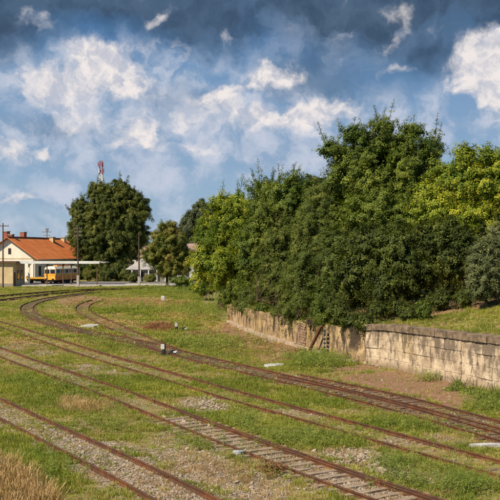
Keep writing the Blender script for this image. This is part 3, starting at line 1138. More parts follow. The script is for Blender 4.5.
while s < SPLIT - .1:
    e = min(s + random.uniform(1.8, 2.6), SPLIT + .05)
    me = wall_strip(s + .008, e - .008, -.10, .75, lambda q: topz(q) - .355, lambda q: topz(q), step=.22, jit=.035, seed=k)
    bm = bmesh.new(); bm.from_mesh(me); bmesh.ops.bevel(bm, geom=[ed for ed in bm.edges if ed.calc_face_angle(0) > .8], offset=.03, segments=2); bm.to_mesh(me); bm.free()
    place('coping_stone', me, M['cap'], wall)
    k += 1
    s = e

# left: old ragged wall, set back, crumbling towards the junction
oldw = empty('old_wall', (WB[4][0], WB[4][1], 0))
tag(oldw, 'older stained and crumbling retaining wall under the trees, left part', 'wall')


def old_top(s):
    base = topz(s) - .08
    base = max(base, 2.30 - .10 * max(0, s - SPLIT))
    return base + (float(fbm(np.array(s * .6), np.array(.5), 21, 4)) - .5) * .40


ss = np.arange(SPLIT - .1, WLEN, 0.14)
nz = 16
V, F = [], []
for i, s in enumerate(ss):
    p = wpt(s); t, nn = wdir(s)
    zt = old_top(s)
    dmg = max(0, 1 - abs(s - (SPLIT + 9.6)) / .9)        # fallen render near the leaning beam
    cave = max(0, 1 - abs(s - (SPLIT + .7)) / .8)         # broken hollow at the junction
    ribs = 0.03 * max(0, math.sin(s * 2 * math.pi / 2.7 + 2 * math.sin(s))) ** 6
    for j in range(nz + 1):
        z = -.1 + (zt + .1) * j / nz
        nse = float(fbm(np.array(s * 1.1), np.array(z * 1.1 + 5), 2, 4)) - .5
        off = .14 + .16 * nse - ribs + .20 * dmg * (0.5 + float(vn(np.array(s * 4), np.array(z * 4), 6))) + .45 * cave * sstep(z, .25, .8) + .06 * z / 2
        V.append((p[0] + nn[0] * off, p[1] + nn[1] * off, z))
    V.append((p[0] + nn[0] * .5, p[1] + nn[1] * .5, zt + .03 * math.sin(s * 9)))
    V.append((p[0] + nn[0] * .75, p[1] + nn[1] * .75, zt - .3))
    V.append((p[0] + nn[0] * .75, p[1] + nn[1] * .75, -.1))
m_ = nz + 4
for i in range(len(ss) - 1):
    for j in range(m_ - 1):
        a = i * m_ + j
        F.append((a, a + 1, a + 1 + m_, a + m_))
F.append(tuple((len(ss) - 1) * m_ + j for j in range(m_)))
F.append(tuple(j for j in range(m_))[::-1])
me = bpy.data.meshes.new('wall_face')
me.from_pydata(V, [], F)
bm = bmesh.new(); bm.from_mesh(me); bmesh.ops.recalc_face_normals(bm, faces=bm.faces); bm.to_mesh(me); bm.free()
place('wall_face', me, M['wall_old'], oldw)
# pale footing ledge along the far part, in broken lengths
s = SPLIT + 9.0
k = 100
while s < WLEN - .2:
    e = min(s + random.uniform(1.6, 3.2), WLEN)
    hh = random.uniform(.16, .26)
    me = wall_strip(s, e - .03, -.20 + random.uniform(-.05, .05), .2, -.1, hh, step=.3, jit=.035, seed=k)
    place('footing', me, M['ledge'], oldw)
    k += 1
    s = e
s = SPLIT + .9
while s < SPLIT + 8.5:
    e = s + random.uniform(1.0, 2.2)
    me = wall_strip(s, e - .1, -.12 + random.uniform(-.04, .04), .2, -.1, random.uniform(.12, .3), step=.3, jit=.04, seed=k)
    place('footing', me, M['ledge'], oldw)
    k += 1
    s = e
# exposed masonry where the render fell off
mb = MB()
vv, ff = [], []
for row in range(9):
    for cl in range(5):
        s = SPLIT + 9.0 + cl * .30 + (row % 2) * .15
        z = .12 + row * .19
        if z > old_top(s) - .12: continue
        p = wpt(s); t, nn = wdir(s)
        M4 = Matrix(((t[0], nn[0], 0, p[0] + nn[0] * .22), (t[1], nn[1], 0, p[1] + nn[1] * .22), (0, 0, 1, z), (0, 0, 0, 1)))
        mb.box(-.135, .135, -.12 + random.uniform(-.04, .05), .1, -.08, .08, M4)
mo = mb.build('exposed_masonry', M['rubble'], None)
mo.data.transform(Matrix.Translation(-Vector(oldw.location)))
mo.parent = oldw
mo['kind'] = 'stuff'
# end pier at the far end
p = wpt(WLEN); t, nn = wdir(WLEN)
mb = MB()
mb.box(-.02, .7, .02, .45, -.1, 1.7, Matrix(((nn[0], t[0], 0, p[0]), (nn[1], t[1], 0, p[1]), (0, 0, 1, 0), (0, 0, 0, 1))))
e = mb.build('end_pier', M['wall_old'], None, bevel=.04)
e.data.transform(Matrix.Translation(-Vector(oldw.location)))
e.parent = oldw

# leaning timber beam
lb = empty('leaning_beam', tuple(G(308.5, 354)) + (0,))
a = Vector(G(308.3, 353.5) + (0.0,))
s_b = np.interp(59.2, WB[::1, 1], WS)
pb = wpt(float(s_b))
b = Vector((pb[0] - .16, pb[1] - .05, 1.95))
a = Vector((b.x - .75, b.y + 1.6, .0))
mb = MB().bar(a, b + (b - a) * .03, .17, .17)
o = mb.build('leaning_beam', M['rust'], None, bevel=.015)
bpy.data.objects.remove(lb)
tag(o, 'rusty brown beam leaning at a slant against the crumbling old wall', 'beam')
# step irons up the wall
p = wpt(float(s_b) - .45); t, nn = wdir(float(s_b) - .45)
mb = MB()
lad = empty('wall_ladder', (p[0], p[1], 0))
tag(lad, 'narrow ladder of dark iron rungs fixed to the old wall beside the leaning beam', 'ladder')
Rl = Matrix(((t[0], nn[0], 0), (t[1], nn[1], 0), (0, 0, 1))).to_4x4()
for k in range(6):
    MB().box(-.13, .13, -.12, -.04, .32 + .27 * k, .43 + .27 * k, Rl).build('rung', M['black'], lad)
for sx in (-1, 1):
    MB().box(sx * .15 - .02, sx * .15 + .02, -.10, -.05, .15, 1.95, Rl).build('ladder_rail', M['ledge'], lad)

# ------------------------------------------------------------------ ground litter and small yard things
def ground_obj(name, mb, mat, px_, py_, rz=0, z=0, **kw):
    x, y = G(px_, py_)
    o = mb.build(name, mat, None, **kw)
    o.location = (x, y, z)
    o.rotation_euler = (0, 0, rz)
    return o


def slab(px_, py_, L, Wd, H, rz, lab, cat='slab', mat='whiteslab', name='concrete_slab', tilt=.04):
    r = random.Random(int(px_))
    mb = MB()
    n = 7
    for k in range(n):      # irregular broken outline built from a fan of corners
        pass
    ang = [2 * math.pi * k / n + r.uniform(-.2, .2) for k in range(n)]
    top = [Vector((math.cos(a) * L / 2 * r.uniform(.85, 1.1), math.sin(a) * Wd / 2 * r.uniform(.85, 1.1), H)) for a in ang]
    bot = [Vector((v.x * 1.04, v.y * 1.04, -.05)) for v in top]
    mb._add(top + bot, [tuple(range(n)), tuple(range(n, 2 * n))[::-1]] + [(k, k + n, (k + 1) % n + n, (k + 1) % n) for k in range(n)])
    o = ground_obj(name, mb, M[mat], px_, py_, rz, .03, bevel=.01)
    o.rotation_euler = (tilt, -tilt * .6, rz)
    return tag(o, lab, cat)


slab(90, 326.5, 1.7, 1.9, .10, 0, 'flat white slab lying in the grass by the bend of the curved track')
slab(274, 366.5, 1.35, .9, .10, .3, 'flat pale slab lying in the grass below the old wall')
slab(487, 447, 1.5, .28, .09, -.05, 'long white slab half in the grass at the right edge')
slab(238.5, 454.5, .46, .30, .10, -.2, 'small pale blue grey block beside the rail with bare sleepers', 'block', mat='blueblock', name='concrete_block')
o = ground_obj('marker_stone', MB().box(-.26, .26, -.22, .22, -.05, .62), M['white_dirty'], 163, 300.5, .1, bevel=.06)
tag(o, 'small upright pale marker stone in the grass before the far bushes', 'marker stone')

# point levers (black and white)
def point_lever(px_, py_, rz, flip, lab):
    x, y = G(px_, py_)
    r = empty('point_lever', (x, y, .0), rz)
    r.scale = (1.0, 1.0, .85)
    tag(r, lab, 'point lever', 'point levers by the junction')
    MB().box(-.28, .30, -.12, .12, .0, .10).build('base_plate', M['black'], r, bevel=.01)
    MB().box(-.16, .08, -.10, .10, .10, .42).build('stand', M['black'], r, bevel=.02)
    MB().box(-.20, .06, -.13, -.102, .50, .90).build('indicator_panel', M['white_dirty'], r, bevel=.01)
    MB().box(-.05, .10, -.102, .06, .42, .95).build('lantern_box', M['black'], r, bevel=.015)
    MB().tube([(0, 0, .30), (.45, 0, .34), (.78, 0, .26)], .028, 8).build('lever_arm', M['black'], r)
    MB().tube([(.62, -.10, .25), (.62, .02, .25)], .22, 16).build('counterweight', M['black'], r)
    MB().box(.60, .92, -.14, .12, .16, .40).build('counterweight_end', M['white_dirty'], r, bevel=.08)
    return r


point_lever(177, 331.5, .15, False, 'farther black and white point lever standing in reddish dry weeds')
point_lever(164, 355.5, -.1, False, 'nearer black and white point lever beside the curved track')

# ------------------------------------------------------------------ station
E1 = Vector((-47.8, 200.0, 0)); E2 = Vector((-41.9, 232.0, 0))
Ld = (E2 - E1).normalized(); Wd_ = Vector((-Ld.y, Ld.x, 0))
HW, LEN = 6.3, (E2 - E1).length
EZ, AZ = 5.35, 9.7
stn = empty('station_building', (E1.x, E1.y, 0), math.atan2(Ld.y, Ld.x))
tag(stn, 'cream station building with orange tiled gable roof behind the white canopy', 'building')
# local x = along the ridge, y = to the left (west)
mb = MB()
mb._add([(0, 0, 0), (LEN, 0, 0), (LEN, 2 * HW, 0), (0, 2 * HW, 0), (0, 0, EZ), (LEN, 0, EZ), (LEN, 2 * HW, EZ), (0, 2 * HW, EZ), (0, HW, AZ - .12), (LEN, HW, AZ - .12)],
        [(0, 1, 5, 4), (2, 3, 7, 6), (3, 0, 4, 8, 7), (1, 2, 6, 9, 5)])
mb.build('wall', M['cream'], stn)
sl = (AZ - EZ) / HW
ov = .9
for sgn in (0, 1):
    y0, y1 = (-ov, HW) if sgn == 0 else (2 * HW + ov, HW)
    z0 = EZ - sl * ov
    t_ = .22
    mb = MB()
    vs = [(-.7, y0, z0), (LEN + .7, y0, z0), (LEN + .7, y1, AZ), (-.7, y1, AZ)]
    vs += [(a, b, c_ + t_) for a, b, c_ in vs]
    mb._add(vs, [(0, 1, 2, 3), (4, 5, 6, 7), (0, 4, 5, 1), (1, 5, 6, 2), (2, 6, 7, 3), (3, 7, 4, 0)])
    mb.build('roof', M['tile'], stn)
MB().box(-.72, LEN + .72, HW - .2, HW + .2, AZ + .12, AZ + .36).build('ridge', M['brick'], stn)
mb = MB()
for y0, y1, z0, z1 in ((-ov, HW, EZ - sl * ov, AZ), (2 * HW + ov, HW, EZ - sl * ov, AZ)):
    mb.bar((-.74, y0, z0 + .02), (-.74, y1, z1 + .02), .07, .34, up=(1, 0, 0))
mb.build('barge_board', M['frame'], stn)
MB().box(.0, LEN, -.03, -.001, .0, .7).build('plinth', M['plinth'], stn)
MB().tube([(-.7, -ov - .08, EZ - sl * ov + .05), (LEN + .7, -ov - .08, EZ - sl * ov + .05)], .09, 8).build('gutter', M['greyroof'], stn)
MB().tube([(-.12, .3, .2), (-.12, .3, EZ - .4)], .06, 8).build('downpipe', M['greyroof'], stn)
MB().box(-.06, -.001, .02, 2 * HW - .02, 5.0, 5.22).build('string_course', M['cream2'], stn)


def window(parent, x0, x1, y, z0, z1, face='y', frame='frame'):
    """a window proud of a wall: frame with a pane; face y = on a plane y = const, x = on a plane x = const"""
    if face == 'y':
        f = MB().box(x0, x1, y - .05, y + .02, z0, z1).build('window', M[frame], parent)
        MB().box(x0 + .1, x1 - .1, y - .06, y - .052, z0 + .1, z1 - .1).build('pane', M['glass'], f)
    else:
        f = MB().box(y - .05, y + .02, x0, x1, z0, z1).build('window', M[frame], parent)
        MB().box(y - .06, y - .052, x0 + .1, x1 - .1, z0 + .1, z1 - .1).build('pane', M['glass'], f)
    return f


window(stn, 5.65, 6.35, 0, 6.05, 7.4, 'x')
for k in range(6):
    window(stn, 2.0 + k * 5, 3.3 + k * 5, 0, 1.2, 3.4, 'y')
for xx, yy, w_, h_ in ((3.0, 8.2, 1.5, 1.9), (2.0, 6.6, 1.1, 2.1), (11.5, 8.0, 1.5, 2.0), (22, 5.2, 1.3, 1.2), (29.5, 5.4, 1.0, 1.5)):
    zb = AZ - abs(yy - HW) * sl - .3
    zt = AZ + (1.4 if w_ > 1.2 and xx < 15 else .7) if xx < 15 else AZ + .35
    ch = MB().box(xx - w_ / 2, xx + w_ / 2, yy - .5, yy + .5, zb, zt).build('chimney', M['brick'] if xx < 15 else M['cream2'], stn)
    MB().box(xx - w_ / 2 - .1, xx + w_ / 2 + .1, yy - .6, yy + .6, zt, zt + .18).build('chimney_cap', M['plinth'], ch)

ext = empty('flat_roofed_annex', (-45.3, 172.0, 0))
tag(ext, 'low cream flat roofed annex at the left edge before the station gable', 'building')
MB().box(-16, 0, 0, 9, 0, 4.5).build('wall', M['cream2'], ext)
MB().box(-16.3, .7, -.5, 9.3, 4.5, 4.78).build('roof', M['frame'], ext)
MB().box(.0, .08, .6, 1.7, .2, 2.7).build('door', M['frame'], ext)
for k in range(2):
    f = MB().box(.0, .07, 3 + 2.8 * k, 4.6 + 2.8 * k, 1.2, 3.0).build('window', M['frame'], ext)
    MB().box(.071, .08, 3.12 + 2.8 * k, 4.48 + 2.8 * k, 1.3, 2.9).build('pane', M['glass'], f)
MB().box(-15.9, -.05, -.03, -.002, .1, .6).build('plinth', M['plinth'], ext)

cn = empty('platform_canopy', (-44.6, 174.2, .3))
tag(cn, 'long thin white platform canopy on slender posts in front of the station', 'canopy')
MB().box(0, 15.4, 0, 5, 4.15, 4.42).build('roof_sheet', M['canopy'], cn)
MB().box(-.05, 15.45, -.06, -.002, 4.05, 4.55).build('fascia', M['canopy'], cn)
MB().box(15.41, 16.6, .1, 4.9, 4.2, 4.38).build('roof_tip', M['greyroof'], cn)
for k, q in enumerate((1.7, 5.2, 8.3, 9.9, 11.4, 14.9)):
    MB().box(q - (.16 if k in (0, 4) else .09), q + (.16 if k in (0, 4) else .09), .4, .65, 0, 4.15).build('post', M['cream'] if k in (0,) else M['frame'], cn)
    MB().bar((q, .5, 3.5), (q, 2.6, 4.14), .1).build('bracket', M['frame'], cn)
for q in (3, 8, 13):
    MB().box(q - .06, q + .06, .05, 4.95, 4.02, 4.148).build('beam', M['frame'], cn)

pf = MB().box(-58, -7, 173.2, 180.2, -.1, .28).build('platform', M['concrete'], None, bevel=.04)
tag(pf, kind='structure')
rd = MB().box(-110, 2, 180.3, 198.5, -.1, .06).build('shaded_platform_path', M['asphalt'], None)  # asphalt widened as a dark strip in place of shade under the trees
tag(rd, kind='structure')

# railcar
RH = Vector((.36, .933, 0)).normalized()
rc = empty('railcar', tuple(Vector(((49.5 - 250) * 186 / FPX, 186.3, .0))), math.atan2(RH.y, RH.x))
tag(rc, 'yellow and orange railcar with dark windscreens standing beyond the canopy', 'railcar')
RL, RW = 8.6, 2.8
MB().box(0, RL, -RW / 2, RW / 2, .75, 2.05).build('body', M['orange'], rc, bevel=.06)
MB().box(.05, RL - .05, -RW / 2 + .04, RW / 2 - .04, 2.051, 3.1).build('cabin', M['creampaint'], rc, bevel=.05)
MB()._add([(0, -1.38, 3.1), (RL, -1.38, 3.1), (RL, 1.38, 3.1), (0, 1.38, 3.1), (.25, -.9, 3.6), (RL - .25, -.9, 3.6), (RL - .25, .9, 3.6), (.25, .9, 3.6)],
          [(3, 2, 1, 0), (4, 5, 6, 7), (0, 1, 5, 4), (1, 2, 6, 5), (2, 3, 7, 6), (3, 0, 4, 7)]).build('roof', M['creampaint'], rc)
MB().box(-.03, RL + .03, -RW / 2 - .03, RW / 2 + .03, 1.72, 2.02).build('waist_band', M['yellow'], rc)
MB().box(-.035, -.001, -1.3, 1.3, .8, 1.7).build('nose_panel', M['yellow'], rc)
for sy in (-1, 1):
    MB().box(-.02, .04, min(sy * .12, sy * 1.2), max(sy * .12, sy * 1.2), 2.18, 2.95).build('windscreen', M['glass'], rc)
    MB().tube([(-.07, sy * .95, 1.25), (-.036, sy * .95, 1.25)], .14, 12).build('headlight', M['white'], rc)
for k in range(5):
    for sy in (-1, 1):
        MB().box(.5 + k * 1.58, 1.75 + k * 1.58, sy * (RW / 2 - .03) - .01, sy * (RW / 2 - .03) + .01, 2.2, 2.95).build('window', M['glass'], rc)
MB().box(.4, RL - .4, -1.2, 1.2, .45, .749).build('underframe', M['under'], rc)
for k in (1.5, 3.0, 5.8, 7.3):
    for sy in (-1, 1):
        MB().tube([(k, sy * .66, .46), (k, sy * .80, .46)], .42, 14).build('wheel', M['under'], rc)
for sy in (-1, 1):
    MB().tube([(-.35, sy * .85, .95), (-.02, sy * .85, .95)], .16, 10).build('buffer', M['under'], rc)
MB().box(2, 6.5, -.5, .5, 3.6, 3.85).build('roof_equipment', M['orange'], rc)
for sy in (-1, 1):
    MB().box(.12, .16, sy * 1.405, sy * 1.42, .8, 3.0).build('door_rail', M['under'], rc)
    MB().box(3.75, 4.45, sy * (RW / 2 + .002) - .012, sy * (RW / 2 + .002) + .012, .8, 1.7).build('door', M['yellow'], rc)
MB().box(-.30, -.05, -1.1, 1.1, .35, .62).build('coupler_beam', M['under'], rc)
MB().box(2.2, 5.9, -1.15, 1.15, .22, .449).build('engine_tray', M['under'], rc)
# flat wagon
fw = empty('flat_wagon', ((26 - 250) * 187 / FPX, 187.6, 0), math.atan2(.10, 1))
tag(fw, 'low yellow flat wagon standing left of the railcar', 'wagon')
MB().box(0, 4.4, -1.3, 1.3, .95, 1.3).build('deck', M['yellow'], fw, bevel=.03)
MB().box(.2, 4.2, -1.1, 1.1, .6, .949).build('underframe', M['under'], fw)
for k in (.9, 3.4):
    for sy in (-1, 1):
        MB().tube([(k, sy * .66, .46), (k, sy * .80, .46)], .42, 14).build('wheel', M['under'], fw)
for k in (.1, 4.25):
    MB().box(k - .04, k + .04, -1.25, 1.25, 1.3, 1.55).build('end_rail', M['yellow'], fw)


# poles
def pole(px_, D, topy, basey, arms, lab, baseh=0.0):
    x = (px_ - 250) * D / FPX
    H = CH - (topy - 250) * D / FPX
    r = empty('utility_pole', (x, D, 0))
    tag(r, lab, 'utility pole', 'utility poles by the platform')
    MB().tube([(0, 0, baseh * .6), (0, 0, H)], [.16, .10], 10).build('post', M['pole'], r)
    if baseh:
        MB().box(-.24, .24, -.2, .2, 0, baseh).build('footing', M['pole_base'], r, bevel=.03)
    for k, (dz, L) in enumerate(arms):
        a = MB().box(-L / 2, L / 2, -.17, -.07, H - dz - .07, H - dz + .07).build('crossarm', M['pole'], r)
        for sx in (-1, -.5, .5, 1):
            MB().tube([(sx * (L / 2 - .1), -.12, H - dz + .07), (sx * (L / 2 - .1), -.12, H - dz + .25)], .05, 8).build('insulator', M['pole_base'], a)
    return r


pole(3, 166, 223, 288, ((.55, 2.2),), 'dark utility pole with one crossarm before the station gable')
pole(78, 170, 226, 286, ((.5, 1.6), (1.2, 1.4), (1.9, 1.4)), 'brown utility pole with pale footing at the right end of the canopy', 2.2)
pole(139, 172, 232, 286, (), 'bare utility pole with pale footing right of the big dark tree', 1.9)
x = (47 - 250) * 245 / FPX
am = empty('antenna_mast', (x, 245, 0))
tag(am, 'slim antenna mast with cross arms rising behind the orange station roof', 'antenna')
MB().tube([(0, 0, 0), (0, 0, 12.8)], .13, 8).build('post', M['steel'], am)
for z, L in ((11.9, 2.6), (11.0, 1.8)):
    MB().box(-L / 2, L / 2, -.14, -.10, z - .1, z + .1).build('crossarm', M['steel'], am)
MB().box(-.35, .35, -.3, .3, 12.2, 12.9).build('antenna_panel', M['steel'], am)

# lattice mast
D = 420
lm = empty('lattice_mast', ((101 - 250) * D / FPX, D, 0))
tag(lm, 'tall red and white lattice mast rising behind the big dark tree', 'mast')
HT = CH + 89 * D / FPX
r_ = random.Random(3)


def seg(z0, z1, w0, w1, mat, name):
    mb = MB()
    cs = ((-1, -1), (1, -1), (1, 1), (-1, 1))
    for (a, b) in cs: mb.bar((a * w0, b * w0, z0), (a * w1, b * w1, z1), .22)
    n = max(1, int((z1 - z0) / 2.4))
    for i in range(n):
        t0, t1 = i / n, (i + 1) / n
        wa, wb = w0 + (w1 - w0) * t0, w0 + (w1 - w0) * t1
        za, zb = z0 + (z1 - z0) * t0, z0 + (z1 - z0) * t1
        for k in range(4):
            p, q = cs[k], cs[(k + 1) % 4]
            mb.bar((p[0] * wa, p[1] * wa, za), (q[0] * wb, q[1] * wb, zb), .13)
            mb.bar((q[0] * wa, q[1] * wa, za), (p[0] * wb, p[1] * wb, zb), .13)
            mb.bar((p[0] * wb, p[1] * wb, zb), (q[0] * wb, q[1] * wb, zb), .13)
    mb.build(name, mat, lm)


seg(0, HT - 22, 1.5, 1.1, M['redpaint'], 'lower_section')
seg(HT - 22, HT - 6.5, 1.1, .8, M['white'], 'white_section')
seg(HT - 6.5, HT, .8, .6, M['redpaint'], 'red_top_section')
for k in range(6):
    a = k * math.pi / 3
    zz = HT - (1.6 if k % 2 else 4.6)
    MB().tube([(math.cos(a) * 1.3, math.sin(a) * 1.3, zz - 1.0), (math.cos(a) * 1.3, math.sin(a) * 1.3, zz + 1.0)], .24, 8).build('antenna_drum', M['redpaint'] if k % 2 else M['white'], lm)
    MB().bar((0, 0, zz), (math.cos(a) * 1.3, math.sin(a) * 1.3, zz), .12).build('antenna_arm', M['redpaint'], lm)

# background houses
def house(name, x0, x1, y0, y1, ez, rz_, wallm, roofm, lab, hip=0.0, nwin=0, z0=1.0, z1=2.1, axisx=True, posts=0):
    r = empty(name, (x0, y0, 0))
    tag(r, lab, 'house')
    w_, d_ = x1 - x0, y1 - y0
    MB().box(0, w_, 0, d_, 0, ez).build('wall', M[wallm], r)
    o_ = .5
    mb = MB()
    if axisx:
        mb._add([(-o_, -o_, ez), (w_ + o_, -o_, ez), (w_ + o_, d_ + o_, ez), (-o_, d_ + o_, ez), (hip, d_ / 2, rz_), (w_ - hip, d_ / 2, rz_), (-o_, -o_, ez - .15), (w_ + o_, -o_, ez - .15), (w_ + o_, d_ + o_, ez - .15), (-o_, d_ + o_, ez - .15)],
                [(0, 1, 5, 4), (1, 2, 5), (2, 3, 4, 5), (3, 0, 4), (6, 7, 1, 0), (7, 8, 2, 1), (8, 9, 3, 2), (9, 6, 0, 3), (9, 8, 7, 6)])
    mb.build('roof', M[roofm], r)
    for k in range(nwin):
        c_ = w_ * (k + .5) / nwin
        f = MB().box(c_ - .45, c_ + .45, -.06, -.001, z0, z1).build('window', M['frame'], r)
        MB().box(c_ - .37, c_ + .37, -.075, -.061, z0 + .08, z1 - .08).build('pane', M['glass'], f)
    for k in range(posts):
        c_ = w_ * (k + .5) / posts
        MB().box(c_ - .12, c_ + .12, -.45, -.25, 0, ez - .15).build('porch_post', M['white'], r)
    return r


house('grey_roofed_house', (128 - 250) * 200 / FPX, (186 - 250) * 200 / FPX, 200, 211, 2.75, 5.4, 'greywall', 'greyroof', 'low grey house with pale grey hipped roof behind the small brownish tree', 3.0, 6, posts=7)
house('white_house', (185 - 250) * 215 / FPX, (226 - 250) * 215 / FPX, 216, 226, 6.4, 8.6, 'white', 'dull_roof', 'white house partly hidden where the trees meet the grey roofed house', .2, 4, 3.6, 5.0)
house('red_roofed_house', (128 - 250) * 262 / FPX, (156 - 250) * 262 / FPX, 262, 272, 5.0, 8.3, 'cream', 'dull_roof', 'distant red roofed house glimpsed above the grey roof', .2, 3, 2.4, 3.8)

# parked car in front of the houses
cr = empty('parked_car', ((181 - 250) * 192 / FPX, 193, .03))
tag(cr, 'pale parked car standing under the small brownish tree', 'car')
prof = [(-2.1, .35), (-2.15, .8), (-1.75, .98), (-1.15, 1.02), (-.6, 1.45), (.8, 1.48), (1.55, 1.05), (2.1, .95), (2.15, .4)]
n = len(prof)
mb = MB()
mb._add([(x_, -.85, z_) for x_, z_ in prof] + [(x_, .85, z_) for x_, z_ in prof], [tuple(range(n)), tuple(range(n, 2 * n))[::-1]] + [(k, k + n, (k + 1) % n + n, (k + 1) % n) for k in range(n)])
mb.build('body', M['carpaint'], cr, bevel=.05)
for sy in (-1, 1):
    MB()._add([(-1.0, sy * .86, 1.03), (1.3, sy * .86, 1.05), (.7, sy * .86, 1.38), (-.55, sy * .86, 1.36)], [(0, 1, 2, 3)])._add([(-1.0, sy * .83, 1.03), (1.3, sy * .83, 1.05), (.7, sy * .83, 1.38), (-.55, sy * .83, 1.36)], [(3, 2, 1, 0)]).build('window', M['glass'], cr)
    for xx in (-1.35, 1.35):
        MB().tube([(xx, sy * .72, .32), (xx, sy * .9, .32)], .32, 14).build('wheel', M['tyre'], cr)

# ------------------------------------------------------------------ vegetation
LC = {}


def leafsrc(key, mat, n, leaf, rad, **kw):
    LC[key] = source('leaves_' + key, [leaf_cluster('leaves', 100 + i + (sum(map(ord, key)) % 97), n, leaf, rad, **kw) for i in range(5)], M[mat])


leafsrc('dark', 'leaf_dark', 15, .19, .29)
leafsrc('mid', 'leaf_mid', 15, .18, .28)
leafsrc('olive', 'leaf_olive', 16, .16, .27, aspect=.5, droop=.3)
leafsrc('yellow', 'leaf_yellow', 14, .20, .29)
leafsrc('grey', 'leaf_grey', 17, .13, .24)
leafsrc('linden', 'leaf_linden', 20, .30, .52)
leafsrc('autumn', 'leaf_autumn', 20, .24, .45)
leafsrc('far', 'leaf_far', 26, .42, 1.0)
leafsrc('willow', 'leaf_olive', 26, .30, .65, aspect=.35, droop=1.0)
leafsrc('weed', 'weed', 16, .07, .14, flat=1.3, aspect=.4)
leafsrc('redweed', 'redweed', 16, .09, .17, flat=.7)


def rand_dirs(n):
    d = rng.normal(size=(n, 3))
    return d / np.linalg.norm(d, axis=1)[:, None]


def tree(name, lab, cat, src, lobes, base, trunk_r=.3, sub=60, subr=(.9, 1.7), per=90, shoots=0, shootlen=(1.2, 2.4), scale=1.0, group=None, stems=1, zmin=None, fill=.25, squash=.75, depth=1.0, rise=.45, cstep=1.0):
    """lobes: (px, py, distance, rx px, ry px) big masses; filled with smaller clumps which carry the leaf clusters"""
    lob = []
    for (a, b, D_, ra, rb) in lobes:
        c_ = at(a, b, D_)
        lob.append((np.array(c_), np.array([ra * D_ / FPX, ra * D_ / FPX * depth, rb * D_ / FPX])))
    vol = np.array([l[1].prod() ** (2 / 3) for l in lob])
    vol /= vol.sum()
    cs, rs, ds = [], [], []
    for _ in range(sub):
        best = None
        for _t in range(7):        # keep the clumps apart so that gaps stay between them
            i = rng.choice(len(lob), p=vol)
            c0, rr = lob[i]
            d = rand_dirs(1)[0]
            r_ = rng.uniform(*subr)
            pos = c0 + d * np.maximum(rr - r_ * .45, .2) * (rng.uniform(.72, 1.08))
            inside = any((((pos - l0) / l1) ** 2).sum() < .5 for j, (l0, l1) in enumerate(lob) if j != i)
            if inside and rng.random() < .75: continue
            gap = 9 if not cs else np.min(np.linalg.norm(np.array(cs) - pos, axis=1))
            if best is None or gap > best[0]: best = (gap, pos, r_, d)
        if best is None: best = (0, pos, r_, d)
        cs.append(best[1]); rs.append(best[2]); ds.append(best[3])
    cs = np.array(cs); rs = np.array(rs)
    pts, sc, tn, dd = [], [], [], []
    step = .17 * scale * cstep
    for c_, r_, d0 in zip(cs, rs, ds):
        nsp = max(5, int(per / 5.5 * (r_ / np.mean(subr)) ** 1.7))
        tone = rng.uniform(-.3, .3)
        for _s in range(nsp):
            u = d0 * .55 + np.array([0, 0, rise]) + rng.normal(0, .52, 3)
            u /= np.linalg.norm(u)
            L_ = r_ * rng.uniform(.55, 1.35)
            n = max(3, int(L_ / step))
            tt = np.linspace(.15, 1, n)
            curve = np.array([0, 0, -.25 * L_])
            pp = c_ - d0 * r_ * .35 + u * (tt * L_)[:, None] + curve * (tt ** 2)[:, None] + rng.normal(0, .07 * scale, (n, 3))
            pts.append(pp); sc.append(np.interp(tt, [0, 1], [1.0, .62]) * rng.uniform(.85, 1.15))
            tn.append(np.clip(rng.random(n) * .75 + .12 + tone, 0, 1))
            o_ = pp - (c_ - d0 * r_ * .25)
            dd.append(o_ / np.linalg.norm(o_, axis=1)[:, None])
    nf = int(sub * per * fill)
    i = rng.choice(len(lob), size=nf, p=vol)
    d = rand_dirs(nf) * (rng.random(nf) ** .45)[:, None] * .62
    pts.append(np.array([lob[k][0] for k in i]) + d * np.array([lob[k][1] for k in i]))
    sc.append(rng.uniform(1.0, 1.5, nf)); tn.append(rng.random(nf) * .3); dd.append(d / np.maximum(np.linalg.norm(d, axis=1)[:, None], 1e-3))  # inner fill gets a dark tint, painting in the shade inside the crown
    root = empty(name, base)
    tag(root, lab, cat, group)
    tw = MB()
    B = np.array(base)
    # shoots: thin leafy twigs that stick out of the crown
    for _ in range(shoots):
        i = rng.choice(len(lob), p=vol)
        c0, rr = lob[i]
        d = rand_dirs(1)[0]
        d[2] = abs(d[2]) * 1.2 + .15
        d /= np.linalg.norm(d)
        p0 = c0 + d * rr * .86
        L_ = rng.uniform(*shootlen)
        u = d * .8 + np.array([rng.normal(0, .25), rng.normal(0, .25), .8])
        u /= np.linalg.norm(u)
        n = max(4, int(L_ / (.16 * scale)))
        tt = np.linspace(0, 1, n)
        pp = p0 + u * (tt * L_)[:, None] + rng.normal(0, .10 * scale, (n, 3)) * (1.2 - tt)[:, None]
        pts.append(pp); sc.append(np.interp(tt, [0, 1], [.95, .45])); tn.append(rng.random(n)); dd.append(np.repeat((d * .7 + np.array([0, 0, .5]))[None], n, 0))
        e_ = p0 + u * L_
        q0 = p0 - d * rr * .3 - B
        tw.tube([tuple(q0), tuple(p0 - B), tuple(e_ - B)], [.035 * scale, .022 * scale, .008 * scale], 4, cap=False)
    pts = np.vstack(pts); sc = np.concatenate(sc) * scale; tn = np.concatenate(tn)
    n = len(pts)
    dr_ = np.vstack(dd)
    dr_ = dr_ + rng.normal(0, .22, dr_.shape) + np.array([0, 0, .35])
    dr_ /= np.linalg.norm(dr_, axis=1)[:, None]
    # euler XYZ that carries +Z onto the outward direction
    rot = np.c_[np.zeros(n), np.arccos(np.clip(dr_[:, 2], -1, 1)), np.arctan2(dr_[:, 1], dr_[:, 0])]
    top = max(l[0][2] + l[1][2] for l in lob)
    scatter('crown', LC[src], pts - B, rot, sc, root, tn)
